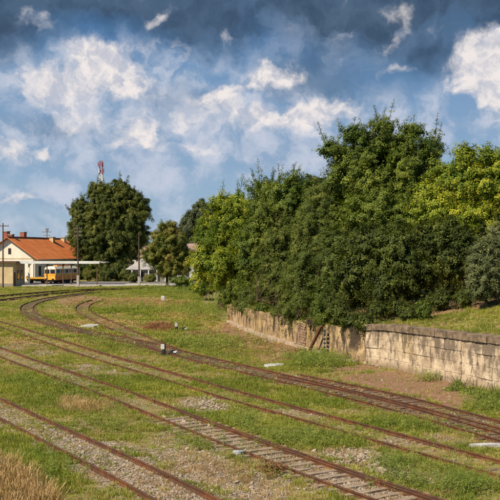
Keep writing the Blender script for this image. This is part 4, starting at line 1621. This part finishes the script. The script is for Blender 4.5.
    # trunk and limbs
    cen = np.mean([l[0] for l in lob], axis=0)
    for s_ in range(stems):
        tm = MB()
        off = np.array([rng.normal(0, .35 * (stems > 1)), rng.normal(0, .35 * (stems > 1)), -.3])
        fork = np.array([(cen[0] - B[0]) * .35, (cen[1] - B[1]) * .35, max(1.0, (cen[2] - B[2]) * .5)]) + off * 1.5
        mid = fork * .5 + off * .5 + rng.normal(0, .12, 3)
        tr_ = trunk_r / math.sqrt(stems)
        tm.tube([tuple(off * np.array([1, 1, 1])), tuple(off * .9 + np.array([0, 0, .4])), tuple(mid), tuple(fork)], [tr_ * 1.5, tr_ * 1.05, tr_ * .9, tr_ * .75], 10)
        idx = rng.choice(len(cs), size=min(len(cs), 16 // stems + 3), replace=False)
        for j in idx:
            e_ = cs[j] - B
            m1 = fork * .62 + e_ * .38 + np.array([0, 0, -.3]) + rng.normal(0, .25, 3)
            tm.tube([tuple(fork - np.array([0, 0, .2])), tuple(m1), tuple(e_)], [tr_ * .5, tr_ * .3, tr_ * .08], 6, cap=False)
        tm.build('trunk', M['bark'], root, smooth=True)
    if tw.v: tw.build('twigs', M['bark'], root)['kind'] = 'stuff'
    return root


def tb(px_, D_, z=None):
    x = (px_ - 250) * D_ / FPX
    if z is None:
        d, s = bank_side([x], [D_])
        z = float(bank_h(s, d)[0]) if d[0] > 0 else 0.0
    return (x, D_, z - .1)


# the row on the bank, from far left to near right
tree('yellow_green_maple', 'yellow green maple at the left end of the right hand tree row', 'tree', 'yellow',
     [(212, 246, 102, 20, 40), (230, 224, 99, 20, 32), (202, 262, 101, 11, 26), (248, 240, 97, 18, 46), (218, 205, 100, 9, 13), (238, 203, 99, 9, 14), (225, 270, 97, 18, 26)], tb(222, 101), .3, 105, (.8, 2.0), 85, shoots=30, scale=1.2)
tree('dark_maple', 'dark green broad tree with pointed top behind the ivy covered shrubs', 'tree', 'mid',
     [(270, 225, 88, 28, 44), (288, 200, 85, 20, 26), (262, 198, 89, 13, 20), (250, 262, 88, 16, 32), (312, 215, 84, 18, 36), (296, 184, 86, 8, 12)], tb(268, 87), .35, 100, (.9, 2.1), 90, shoots=40, scale=1.15)
tree('ivy_shrub', 'light olive ivy clad shrub hanging over the far part of the old wall', 'shrub', 'olive',
     [(276, 266, 78, 17, 42), (262, 287, 80, 12, 18), (292, 287, 75, 15, 28), (285, 238, 78, 12, 20), (305, 300, 68, 10, 14)], tb(276, 78), .16, 90, (.5, 1.2), 75, shoots=34, shootlen=(.5, 1.2), stems=3, scale=1.0)
tree('olive_tree_mass', 'olive green drooping tree between the pointed dark tree and the tallest tree', 'tree', 'olive',
     [(322, 232, 72, 28, 46), (312, 262, 70, 24, 46), (336, 272, 66, 22, 44), (330, 200, 72, 18, 22), (300, 288, 69, 14, 22), (322, 300, 63, 12, 18)], tb(318, 70), .3, 115, (.8, 1.8), 110, shoots=40, shootlen=(.7, 1.6), scale=1.0, rise=.25)
tree('tall_feathery_tree', 'tallest tree of the row with loose feathery branches reaching into the sky', 'tree', 'mid',
     [(382, 182, 70, 44, 40), (348, 178, 70, 26, 36), (420, 170, 70, 26, 36), (372, 150, 70, 26, 20), (385, 228, 68, 48, 44), (340, 156, 70, 13, 16), (404, 148, 70, 22, 20), (432, 150, 71, 14, 18), (330, 150, 70, 12, 12), (352, 136, 70, 14, 12), (385, 130, 70, 16, 10), (412, 132, 70, 14, 10)], tb(378, 68), .4, 150, (.8, 1.9), 100, shoots=150, shootlen=(.7, 1.8), scale=1.0, fill=.16, rise=.7)
tree('bright_maple', 'bright yellow green maple at the right end of the tree row', 'tree', 'yellow',
     [(455, 185, 64, 30, 32), (490, 190, 63, 28, 38), (438, 215, 63, 26, 32), (466, 158, 64, 16, 16), (488, 160, 64, 14, 12), (424, 196, 64, 14, 18), (520, 200, 64, 34, 50), (470, 228, 62, 34, 30)], tb(470, 64), .35, 105, (.8, 1.8), 110, shoots=50, shootlen=(.5, 1.2), scale=1.0, rise=.3)
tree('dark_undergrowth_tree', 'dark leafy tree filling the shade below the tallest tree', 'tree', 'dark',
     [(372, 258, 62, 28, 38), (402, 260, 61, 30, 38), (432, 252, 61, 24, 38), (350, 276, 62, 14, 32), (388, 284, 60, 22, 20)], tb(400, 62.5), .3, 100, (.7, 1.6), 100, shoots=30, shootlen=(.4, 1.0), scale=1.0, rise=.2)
tree('grey_green_shrub', 'rounded grey green shrub at the right edge in front of the bright maple', 'shrub', 'grey',
     [(488, 268, 54, 22, 32), (500, 245, 55, 18, 24), (476, 285, 54, 12, 16), (512, 270, 55, 22, 36)], tb(492, 55), .2, 85, (.45, 1.1), 75, shoots=40, shootlen=(.4, .8), stems=3, scale=.9)
tree('mid_row_tree', 'dark green tree low behind the grey green shrub', 'tree', 'dark',
     [(455, 248, 60, 26, 32), (480, 255, 61, 28, 36), (515, 262, 62, 30, 44)], tb(465, 61), .25, 85, (.7, 1.4), 85, scale=1.0)
tree('overhanging_shrub', 'dark shrub with dead brown twigs hanging over the broken part of the wall', 'shrub', 'dark',
     [(352, 320, 57.2, 9, 6), (364, 321, 56.2, 8, 7), (338, 312, 59, 8, 12)], tb(360, 57.6), .12, 60, (.3, .6), 60, shoots=26, shootlen=(.3, .9), stems=3, scale=.85, rise=.0)

# the dense growth that closes the row behind
for i, (a, b, D_, ra, rb) in enumerate([(255, 245, 112, 40, 40), (320, 220, 92, 45, 48), (400, 215, 82, 56, 60), (470, 215, 78, 50, 60), (545, 210, 72, 50, 70)]):
    tree('background_tree', ['dark tree at the back behind the yellow green maple', 'dark tree at the back behind the olive tree', 'dark tree at the back behind the tallest tree',
                             'dark tree at the back behind the bright maple', 'dark tree at the back beyond the right edge'][i], 'tree', 'dark',
         [(a, b, D_, ra, rb), (a, b + 25, D_, ra * .9, rb * .8), (a, b + 48, D_, ra, 18)], tb(a, D_), .3, 85, (1.4, 2.2), 60, scale=1.7, group='trees closing the row at the back')

# undergrowth by trees and wall; thickets and junction shrubs added to darken the shade
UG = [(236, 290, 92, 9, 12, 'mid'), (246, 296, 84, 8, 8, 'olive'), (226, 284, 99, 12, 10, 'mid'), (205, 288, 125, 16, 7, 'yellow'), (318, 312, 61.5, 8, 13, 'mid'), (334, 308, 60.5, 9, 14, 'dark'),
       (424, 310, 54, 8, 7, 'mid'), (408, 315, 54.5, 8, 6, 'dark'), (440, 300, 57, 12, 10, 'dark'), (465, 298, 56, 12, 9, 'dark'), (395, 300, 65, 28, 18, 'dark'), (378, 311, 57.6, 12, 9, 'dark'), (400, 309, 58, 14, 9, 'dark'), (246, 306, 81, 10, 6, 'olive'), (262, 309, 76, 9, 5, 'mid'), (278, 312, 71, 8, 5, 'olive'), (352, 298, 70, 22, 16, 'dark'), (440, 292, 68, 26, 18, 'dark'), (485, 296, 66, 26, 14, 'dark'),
      (302, 302, 66, 8, 10, 'olive'), (226, 297, 90.5, 7, 8, 'mid'), (290, 312, 66.5, 9, 5, 'olive'), (322, 320, 59.8, 7, 6, 'mid'), (215, 276, 118, 16, 14, 'mid'), (182, 281, 158, 15, 5, 'mid')]
UL = ['green shrub over the far end of the old wall', 'small olive shrub on the far old wall', 'round shrub left of the old wall end', 'yellowish low bush in the grass left of the tree row',
      'leafy sapling on the wall above the leaning beam', 'dark bush just right of the leaning beam', 'light green sapling on the bank near the coping',
      'dark low plant beside the light sapling', 'dark bush left of the grassy mound', 'dark bush behind the grassy mound', 'thicket added to darken the shade behind the start of the coping', 'dark shrub added to deepen the shade above the junction of the two walls', 'dark shrub added to deepen the shade just right of the wall junction', 'olive scrub on the far bank above the old wall', 'green scrub at the middle of the far bank', 'olive scrub below the thin stems on the bank', 'thicket added to darken the shade above the broken wall hollow', 'thicket added to darken the shade left of the grassy mound', 'thicket added to darken the shade behind the grey green shrub',
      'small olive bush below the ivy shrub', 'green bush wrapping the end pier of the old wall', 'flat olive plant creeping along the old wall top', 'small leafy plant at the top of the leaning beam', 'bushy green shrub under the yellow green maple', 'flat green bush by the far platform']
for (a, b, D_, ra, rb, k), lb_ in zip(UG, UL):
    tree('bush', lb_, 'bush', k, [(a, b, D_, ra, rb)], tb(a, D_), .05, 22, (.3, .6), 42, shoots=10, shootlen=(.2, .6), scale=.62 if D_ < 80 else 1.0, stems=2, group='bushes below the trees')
# creepers along the top of the old wall, some hanging down its face
cp, cs_, cr_ = [], [], []
for q in np.arange(SPLIT - .3, WLEN + .5, .045):
    g = float(fbm(np.array(q * .35), np.array(3.3), 14, 3))
    if rng.random() > sstep(g, .42, .66) * .7 + .06: continue
    p = wpt(min(q, WLEN)); t, nn = wdir(min(q, WLEN))
    for _ in range(5):
        hang = rng.random() < .13
        d_ = rng.uniform(-.12, .05) if hang else rng.uniform(.1, 2.4)
        z_ = old_top(min(q, WLEN)) - (rng.random() ** 2 * 1.0 * g * 1.6 if hang else 0) + (0 if hang else rng.uniform(.0, .30))
        cp.append((p[0] + nn[0] * d_ + rng.normal(0, .1), p[1] + nn[1] * d_ + rng.normal(0, .1), z_))
        cs_.append(rng.uniform(.6, 1.1))
cp = np.array(cp)
o = scatter('wall_creeper', LC['olive'], cp, np.c_[rng.uniform(-.5, .5, (len(cp), 2)), rng.uniform(0, 6.28, len(cp))], np.array(cs_) * .9)
tag(o, 'olive creepers and scrub growing along the top of the old wall', 'creepers')
# bramble at the foot of the pale wall
tree('bramble_bush', 'fresh green bramble bush growing at the foot of the pale wall', 'bush', 'weed',
     [(458, 387, 45.2, 8, 8), (474, 395, 43.5, 16, 7), (492, 400, 42, 16, 9), (450, 392, 45, 7, 4)], (10.6, 44.0, 0), .008, 90, (.18, .36), 60, shoots=30, shootlen=(.2, .5), scale=1.0, stems=2)

# trees around the station
tree('linden_tree', 'big dark green rounded tree right of the station', 'tree', 'linden',
     [(108, 212, 214, 24, 30), (86, 222, 220, 20, 26), (131, 220, 214, 22, 30), (110, 240, 214, 34, 20), (84, 240, 224, 12, 18), (138, 236, 214, 12, 18), (121, 190, 214, 12, 12), (98, 193, 214, 11, 12), (110, 256, 214, 28, 12), (76, 212, 222, 8, 10), (140, 212, 214, 9, 12)],
     ((112 - 250) * 214 / FPX, 214, 0), .55, 210, (1.6, 3.0), 70, shoots=80, shootlen=(.8, 2.2), scale=1.25, fill=.22, depth=.7, rise=.3)
tree('pale_willow', 'pale yellow green willow peeking out left of the big dark tree', 'tree', 'willow',
     [(75, 238, 240, 8, 18), (80, 227, 240, 7, 12)], ((78 - 250) * 240 / FPX, 240, 0), .3, 50, (1.0, 1.8), 55, scale=1.1)
tree('brownish_tree', 'small round tree with olive leaves tinged brown right of the big dark tree', 'tree', 'autumn',
     [(167, 245, 168, 21, 19), (154, 256, 168, 14, 14), (184, 258, 168, 12, 16), (168, 230, 168, 13, 10), (172, 268, 168, 20, 11)], ((167 - 250) * 168 / FPX, 168, 0), .25, 110, (.9, 1.6), 55, shoots=30, shootlen=(.6, 1.4), scale=.95)
tree('distant_tree', 'hazy grey green tree behind the yellow green maple', 'tree', 'far',
     [(190, 228, 270, 12, 18), (202, 220, 270, 13, 22), (184, 245, 270, 9, 16), (198, 250, 270, 16, 22)], ((195 - 250) * 270 / FPX, 270, 0), .4, 90, (1.6, 2.8), 45, scale=1.1)
for i, (a, b, D_, ra, rb, k) in enumerate([(97, 271, 205, 12, 9, 'linden'), (118, 270, 204, 11, 10, 'linden'), (134, 277, 192, 6, 5, 'linden'), (88, 274, 200, 5, 6, 'autumn'), (150, 278, 196, 6, 4, 'autumn'), (80, 272, 212, 9, 9, 'linden'), (106, 275, 200, 9, 6, 'linden'), (127, 273, 201, 6, 7, 'linden')]):
    tree('hedge_bush', ['wide dark hedge bush under the left side of the big tree', 'dark hedge bush under the right side of the big tree', 'small dark bush beside the bare pole', 'brownish bush at the right end of the station',
                        'low bush before the grey house', 'dark bush behind the right end of the railcar', 'dark low bush under the middle of the big tree', 'dark bush left of the grey house'][i], 'bush', k, [(a, b, D_, ra, rb)], ((a - 250) * D_ / FPX, D_, 0), .08, 30, (.5, 1.0), 40, scale=.8, stems=2, group='bushes round the station')
FARL = ['%s of the distant tree line' % q for q in ('dim tree outside the left edge', 'dim tree behind the station at the left edge', 'dim tree behind the left side of the big dark tree', 'dim tree behind the trunk of the big dark tree',
        'dim tree behind the bare utility pole', 'dim tree behind the small brownish tree', 'dim tree behind the yellow green maple', 'dim tree behind the pointed dark tree', 'dim tree behind the olive tree', 'dim tree behind the tallest tree',
        'dim tree behind the bright maple', 'dim tree beyond the right edge')]
for i, (a, b, ra, rb) in enumerate([(-60, 252, 30, 16), (-10, 254, 30, 12), (95, 256, 22, 16), (120, 258, 20, 14), (145, 256, 16, 14), (172, 257, 18, 14), (225, 250, 30, 22), (275, 250, 34, 22), (340, 250, 40, 20), (410, 250, 40, 22), (490, 248, 44, 24), (570, 250, 44, 22)]):
    D_ = 300 + (i % 3) * 12
    tree('far_tree', FARL[i], 'tree', 'far', [(a, b, D_, ra, rb), (a + ra * .5, b + 6, D_, ra * .7, rb * .8)],
         ((a - 250) * D_ / FPX, D_, 0), .4, 36, (2.0, 3.4), 32, scale=1.5, group='distant tree line')

# ------------------------------------------------------------------ grass, weeds, stones
SRC_G = source('grass', [tuft('blades', i, 16, .17, .13, .8, .010) for i in range(5)], M['grass'])
SRC_GF = source('grass_far', [tuft('blades', i + 9, 14, .30, .28, .8, .026) for i in range(4)], M['grass'])
SRC_D = source('dry', [tuft('blades', i + 20, 16, .20, .14, .9, .006) for i in range(4)], M['dry'])
SRC_TALL = source('talldry', [tuft('stalks', i + 40, 30, .62, .20, .55, .0042, True) for i in range(4)], M['dry'])
SRC_DF = source('dry_far', [tuft('blades', i + 60, 12, .26, .28, .9, .024) for i in range(3)], M['dry'])
SRC_ST = source('stones', [rockmesh('stone', i, 1, .8, .55, .22) for i in range(6)], M['stone'])


def sample(y0, y1, dens, margin=.34):
    n = int((y1 * y1 - y0 * y0) * margin * dens)
    Y = np.sqrt(rng.uniform(y0 * y0, y1 * y1, n))
    X = rng.uniform(-margin, margin, n) * Y
    d, s = bank_side(X, Y)
    return X, Y, d, s


def rail_clear(X, Y):
    """true where a plant would not stand on a rail"""
    ok = np.ones(len(X), bool)
    for k, tr in TR.items():
        for q in ('base', 'other'):
            C = tr[q]
            Ci = np.repeat(C, 2, 0)
            Ci = np.vstack([C, (C[:-1] + C[1:]) / 2])
            d, _ = dist_to(np.repeat(Ci, 2, 0), X, Y)
            ok &= d > .15
    return ok


bands = [(21, 42, 80, .9, 'n'), (42, 66, 46, 1.1, 'n'), (66, 105, 14, .8, 'f'), (105, 172, 9, .72, 'f')]
gp = {'n': [], 'f': []}; dp = {'n': [], 'f': []}
for (y0, y1, dens, sc_, b) in bands:
    X, Y, d, s = sample(y0, y1, dens)
    m_ = d < -.25
    X, Y = X[m_], Y[m_]
    stn_, dr, rd_, dy, lu, ne, nzm = masks(X, Y)
    big = fbm(X * .22, Y * .22, 61, 3)
    p = .34 + 1.3 * (nzm - .45) + .60 * lu + 1.3 * (big - .47)
    p -= np.clip(stn_ - .25, 0, 1) * 1.35 + np.clip(dr - .2, 0, 1) * 1.25 + np.clip(rd_ - .3, 0, 1) * .8
    p = np.clip(p, .02, 1)
    p = np.where(dy > .5, np.minimum(p, .25), p)
    # between rails the growth is thin
    p = np.where(ne < .72, p * np.where(Y > 38, .85, .62), p)
    p = np.where((ne > .8) & (ne < 1.6), np.maximum(p, .55 * (nzm > .40)), p)
    keep = (rng.random(len(X)) < p)
    keep &= rail_clear(X, Y) | (rng.random(len(X)) < .05)
    Xg, Yg, lug, neg = X[keep], Y[keep], lu[keep], ne[keep]
    zz = ground_z(Xg, Yg)
    h = (.35 + 1.1 * fbm(Xg * .8, Yg * .8, 91, 3) + .45 * lug) * sc_ * rng.uniform(.7, 1.3, len(Xg)) * np.where(neg < .9, .62, 1)
    gp[b].append(np.c_[Xg, Yg, zz, h, np.clip(rng.random(len(Xg)) * .9 + .55 * (fbm(Xg * .35, Yg * .35, 17, 3) - .5) - .25 * lug, 0, 1)])
    pd = .09 + np.clip(dy - .2, 0, 1) * 1.1 + .22 * nzm * (big < .5) + .10 * nzm - np.clip(dr - .3, 0, .6) * .35
    pd = np.where(ne < .7, pd * .7, pd)
    kd = (rng.random(len(X)) < pd) & rail_clear(X, Y)
    zz = ground_z(X[kd], Y[kd])
    h = (.5 + .6 * rng.random(kd.sum())) * sc_
    dp[b].append(np.c_[X[kd], Y[kd], zz, h, rng.random(kd.sum())])
# grass on the bank
X, Y, d, s = sample(30, 90, 24)
m_ = (d > .9) & (d < 11)
X, Y, d, s = X[m_], Y[m_], d[m_], s[m_]
z = bank_h(s, d) + (fbm(X * .5, Y * .5, 8, 3) - .5) * .55 * np.minimum(1, d / 1.5)
bare = shade_zone(X, Y)
kp = rng.random(len(X)) < np.clip(.2 + 1.2 * fbm(X * .5, Y * .5, 71, 3), 0, 1) * (1 - .93 * bare)
gp['n'].append(np.c_[X, Y, z, .9 + .9 * fbm(X * .4, Y * .4, 3, 2), rng.random(len(X))][kp])
kp = rng.random(len(X)) < .22 * (1 - .8 * bare)
dp['n'].append(np.c_[X, Y, z, np.full(len(X), .9), rng.random(len(X))][kp])


def lay(name, src, A, lab, lean=.15):
    A = np.vstack(A)
    n = len(A)
    rot = np.c_[rng.uniform(-lean, lean, n), rng.uniform(-lean, lean, n), rng.uniform(0, 6.28, n)]
    sc_ = np.c_[A[:, 3] ** .5, A[:, 3] ** .5, A[:, 3]]
    o = scatter(name, src, A[:, :3], rot, sc_, None, A[:, 4])
    tag(o, lab, 'grass')
    return o


lay('near_grass', SRC_G, gp['n'], 'green grass growing between the nearer tracks and on the bank')
lay('far_grass', SRC_GF, gp['f'], 'green grass of the yard towards the station')
lay('near_dry_grass', SRC_D, dp['n'], 'dry straw coloured grass mixed among the nearer tracks')
lay('far_dry_grass', SRC_DF, dp['f'], 'dry straw coloured grass of the yard towards the station')

# tall dry grass, bottom left corner
n = 900
u = rng.random((n, 2))
pxx = -25 + u[:, 0] * 80; pyy = 462 + u[:, 1] * 70
kp = (pyy > 468 + np.maximum(0, pxx - 6) * .75 + rng.normal(0, 4, n))
pxx, pyy = pxx[kp], pyy[kp]
D_ = FPX * CH / (pyy - 250)
A = np.c_[(pxx - 250) * D_ / FPX, D_, D_ * 0, rng.uniform(.6, 1.15, len(D_)), rng.random(len(D_))]
n = 120
pxx = rng.normal(82, 10, n); pyy = rng.normal(406, 4, n)
D_ = FPX * CH / (pyy - 250)
A = np.vstack([A, np.c_[(pxx - 250) * D_ / FPX, D_, D_ * 0, rng.uniform(.35, .65, n), rng.random(n)]])
n = 2600
Yq = np.sqrt(rng.uniform(24 ** 2, 70 ** 2, n)); Xq = rng.uniform(-.31, .31, n) * Yq
dq, _s = bank_side(Xq, Yq)
mk = masks(Xq, Yq)
kq = (dq < -.4) & rail_clear(Xq, Yq) & (mk[5] > .9) & (fbm(Xq * .3, Yq * .3, 44, 3) > .47)
B_ = np.c_[Xq, Yq, ground_z(Xq, Yq), rng.uniform(.18, .62, n), rng.random(n)][kq]
SRC_STALK = source('stalks', [tuft('stalks', i + 80, 5, .62, .10, .5, .004, True) for i in range(4)], M['dry'])
SRC_GST = source('greenstalks', [tuft('stalks', i + 90, 7, .62, .10, .6, .006, True) for i in range(4)], M['weed'])
lay('dead_stalks', SRC_STALK, [B_[::2]], 'thin dead seed stalks standing here and there between the tracks', .25)
lay('green_stalks', SRC_GST, [B_[1::2]], 'thin green stalks standing above the grass between the tracks', .25)
lay('tall_dry_grass', SRC_TALL, [A], 'tall bleached dry grass in the bottom left corner', .3)

# weeds: leafy plants in loose groups
WG = [(90, 425, 50, 12, 60), (60, 385, 60, 14, 110), (200, 430, 30, 14, 110), (265, 442, 36, 8, 150), (330, 440, 50, 8, 150), (300, 470, 40, 12, 40), (430, 465, 45, 16, 140), (470, 485, 30, 10, 120), (395, 465, 22, 8, 60),
      (320, 362, 30, 6, 190), (210, 345, 50, 8, 120), (410, 425, 70, 8, 90), (490, 405, 20, 8, 80), (120, 400, 40, 8, 60), (240, 425, 20, 6, 60), (60, 465, 60, 14, 90), (430, 380, 16, 2, 20), (200, 312, 30, 6, 120), (180, 291, 50, 4, 160),
      (225, 308, 12, 9, 90), (130, 309, 34, 4, 60), (245, 305, 10, 3, 0), (270, 455, 30, 12, 50), (215, 445, 30, 8, 60), (110, 345, 60, 10, 50), (400, 484, 30, 6, 50)]
P_ = []
for (a, b, ra, rb, n) in WG:
    n = n * 3
    q = rng.normal(size=(n, 2)) * .6
    yy = b + q[:, 1] * rb; xx = a + q[:, 0] * ra
    D_ = FPX * CH / (yy - 250)
    P_.append(np.c_[(xx - 250) * D_ / FPX, D_, np.clip(D_ / 36, .9, 2.4) * rng.uniform(.6, 1.25, n)])
P_ = np.vstack(P_)
nr = masks(P_[:, 0], P_[:, 1])[5]
P_ = P_[rail_clear(P_[:, 0], P_[:, 1]) & ((nr > 1.25) | (rng.random(len(P_)) < .12))]
zz = ground_z(P_[:, 0], P_[:, 1])
AA, RR, SS = [], [], []
for k in range(3):          # a plant is two or three clusters stacked
    jit = rng.normal(0, .05, (len(P_), 2))
    AA.append(np.c_[P_[:, 0] + jit[:, 0], P_[:, 1] + jit[:, 1], zz + (.08 + .13 * k) * P_[:, 2]])
    SS.append(P_[:, 2] * (1 - .22 * k))
AA = np.vstack(AA); SS = np.concatenate(SS)
n = len(AA)
o = scatter('weeds', LC['weed'], AA, np.c_[rng.uniform(-.4, .4, (n, 2)), rng.uniform(0, 6.28, n)], SS)
tag(o, 'leafy green weeds growing in loose patches between the tracks', 'weeds')
# red-brown weeds
P_ = []
for (a, b, ra, rb, n) in [(160, 328, 16, 4, 420), (130, 302, 34, 3, 200), (178, 304, 24, 3, 130), (250, 342, 26, 4, 120), (300, 352, 26, 3, 80), (205, 334, 18, 4, 80), (272, 470, 12, 5, 60)]:
    q = rng.normal(size=(n, 2)) * .55
    yy = b + q[:, 1] * rb; xx = a + q[:, 0] * ra
    D_ = FPX * CH / (yy - 250)
    P_.append(np.c_[(xx - 250) * D_ / FPX, D_, D_ * 0 + .06, rng.uniform(.7, 1.5, n)])
P_ = np.vstack(P_)
n = len(P_)
o = scatter('reddish_weeds', LC['redweed'], P_[:, :3], np.c_[rng.uniform(-.4, .4, (n, 2)), rng.uniform(0, 6.28, n)], P_[:, 3])
tag(o, 'reddish brown dry weeds around the farther point lever', 'weeds')

# ballast stones
X, Y, d, s = sample(21, 62, 150, .31)
m_ = d < -.1
X, Y = X[m_], Y[m_]
stn_, dr, rd_, dy, lu, ne, nzm = masks(X, Y)
p = np.clip((stn_ - .28) * 1.3 + (nzm - .45) * .5, 0, .9) * np.clip(1.25 - (Y - 25) / 45, .25, 1) + .008 + np.clip(dr - .4, 0, 1) * .03
kp = (rng.random(len(X)) < p)
kp &= rail_clear(X, Y)
X, Y = X[kp], Y[kp]
zz = ground_z(X, Y)
n = len(X)
sz = rng.lognormal(math.log(.062), .38, n)
o = scatter('ballast_stones', SRC_ST, np.c_[X, Y, zz + sz * .12], np.c_[rng.uniform(-.6, .6, (n, 2)), rng.uniform(0, 6.28, n)], sz)
tag(o, 'loose pale ballast stones scattered along the tracks', 'stones')
# pale rubble heaps and rubble below the hollow
RB_ = []
for (a, b, ra, rb, n, s0) in [(206, 405, 26, 5, 170, .12), (350, 457, 36, 7, 180, .10), (388, 470, 20, 6, 120, .11), (376, 363, 9, 3, 160, .16), (300, 356, 30, 1.5, 60, .12), (268, 342, 26, 2, 50, .12)]:
    q = rng.normal(size=(n, 2)) * .55
    yy = b + q[:, 1] * rb; xx = a + q[:, 0] * ra
    D_ = FPX * CH / (yy - 250)
    RB_.append(np.c_[(xx - 250) * D_ / FPX, D_, D_ * 0 + s0 * .2, s0 * rng.lognormal(0, .35, n)])
RB_ = np.vstack(RB_)
n = len(RB_)
o = scatter('rubble', SRC_ST, RB_[:, :3], np.c_[rng.uniform(-.6, .6, (n, 2)), rng.uniform(0, 6.28, n)], RB_[:, 3])
tag(o, 'heaps of pale broken stone beside the tracks and below the wall', 'rubble')
print('meshes', len(bpy.data.meshes), 'objects', len(bpy.data.objects))
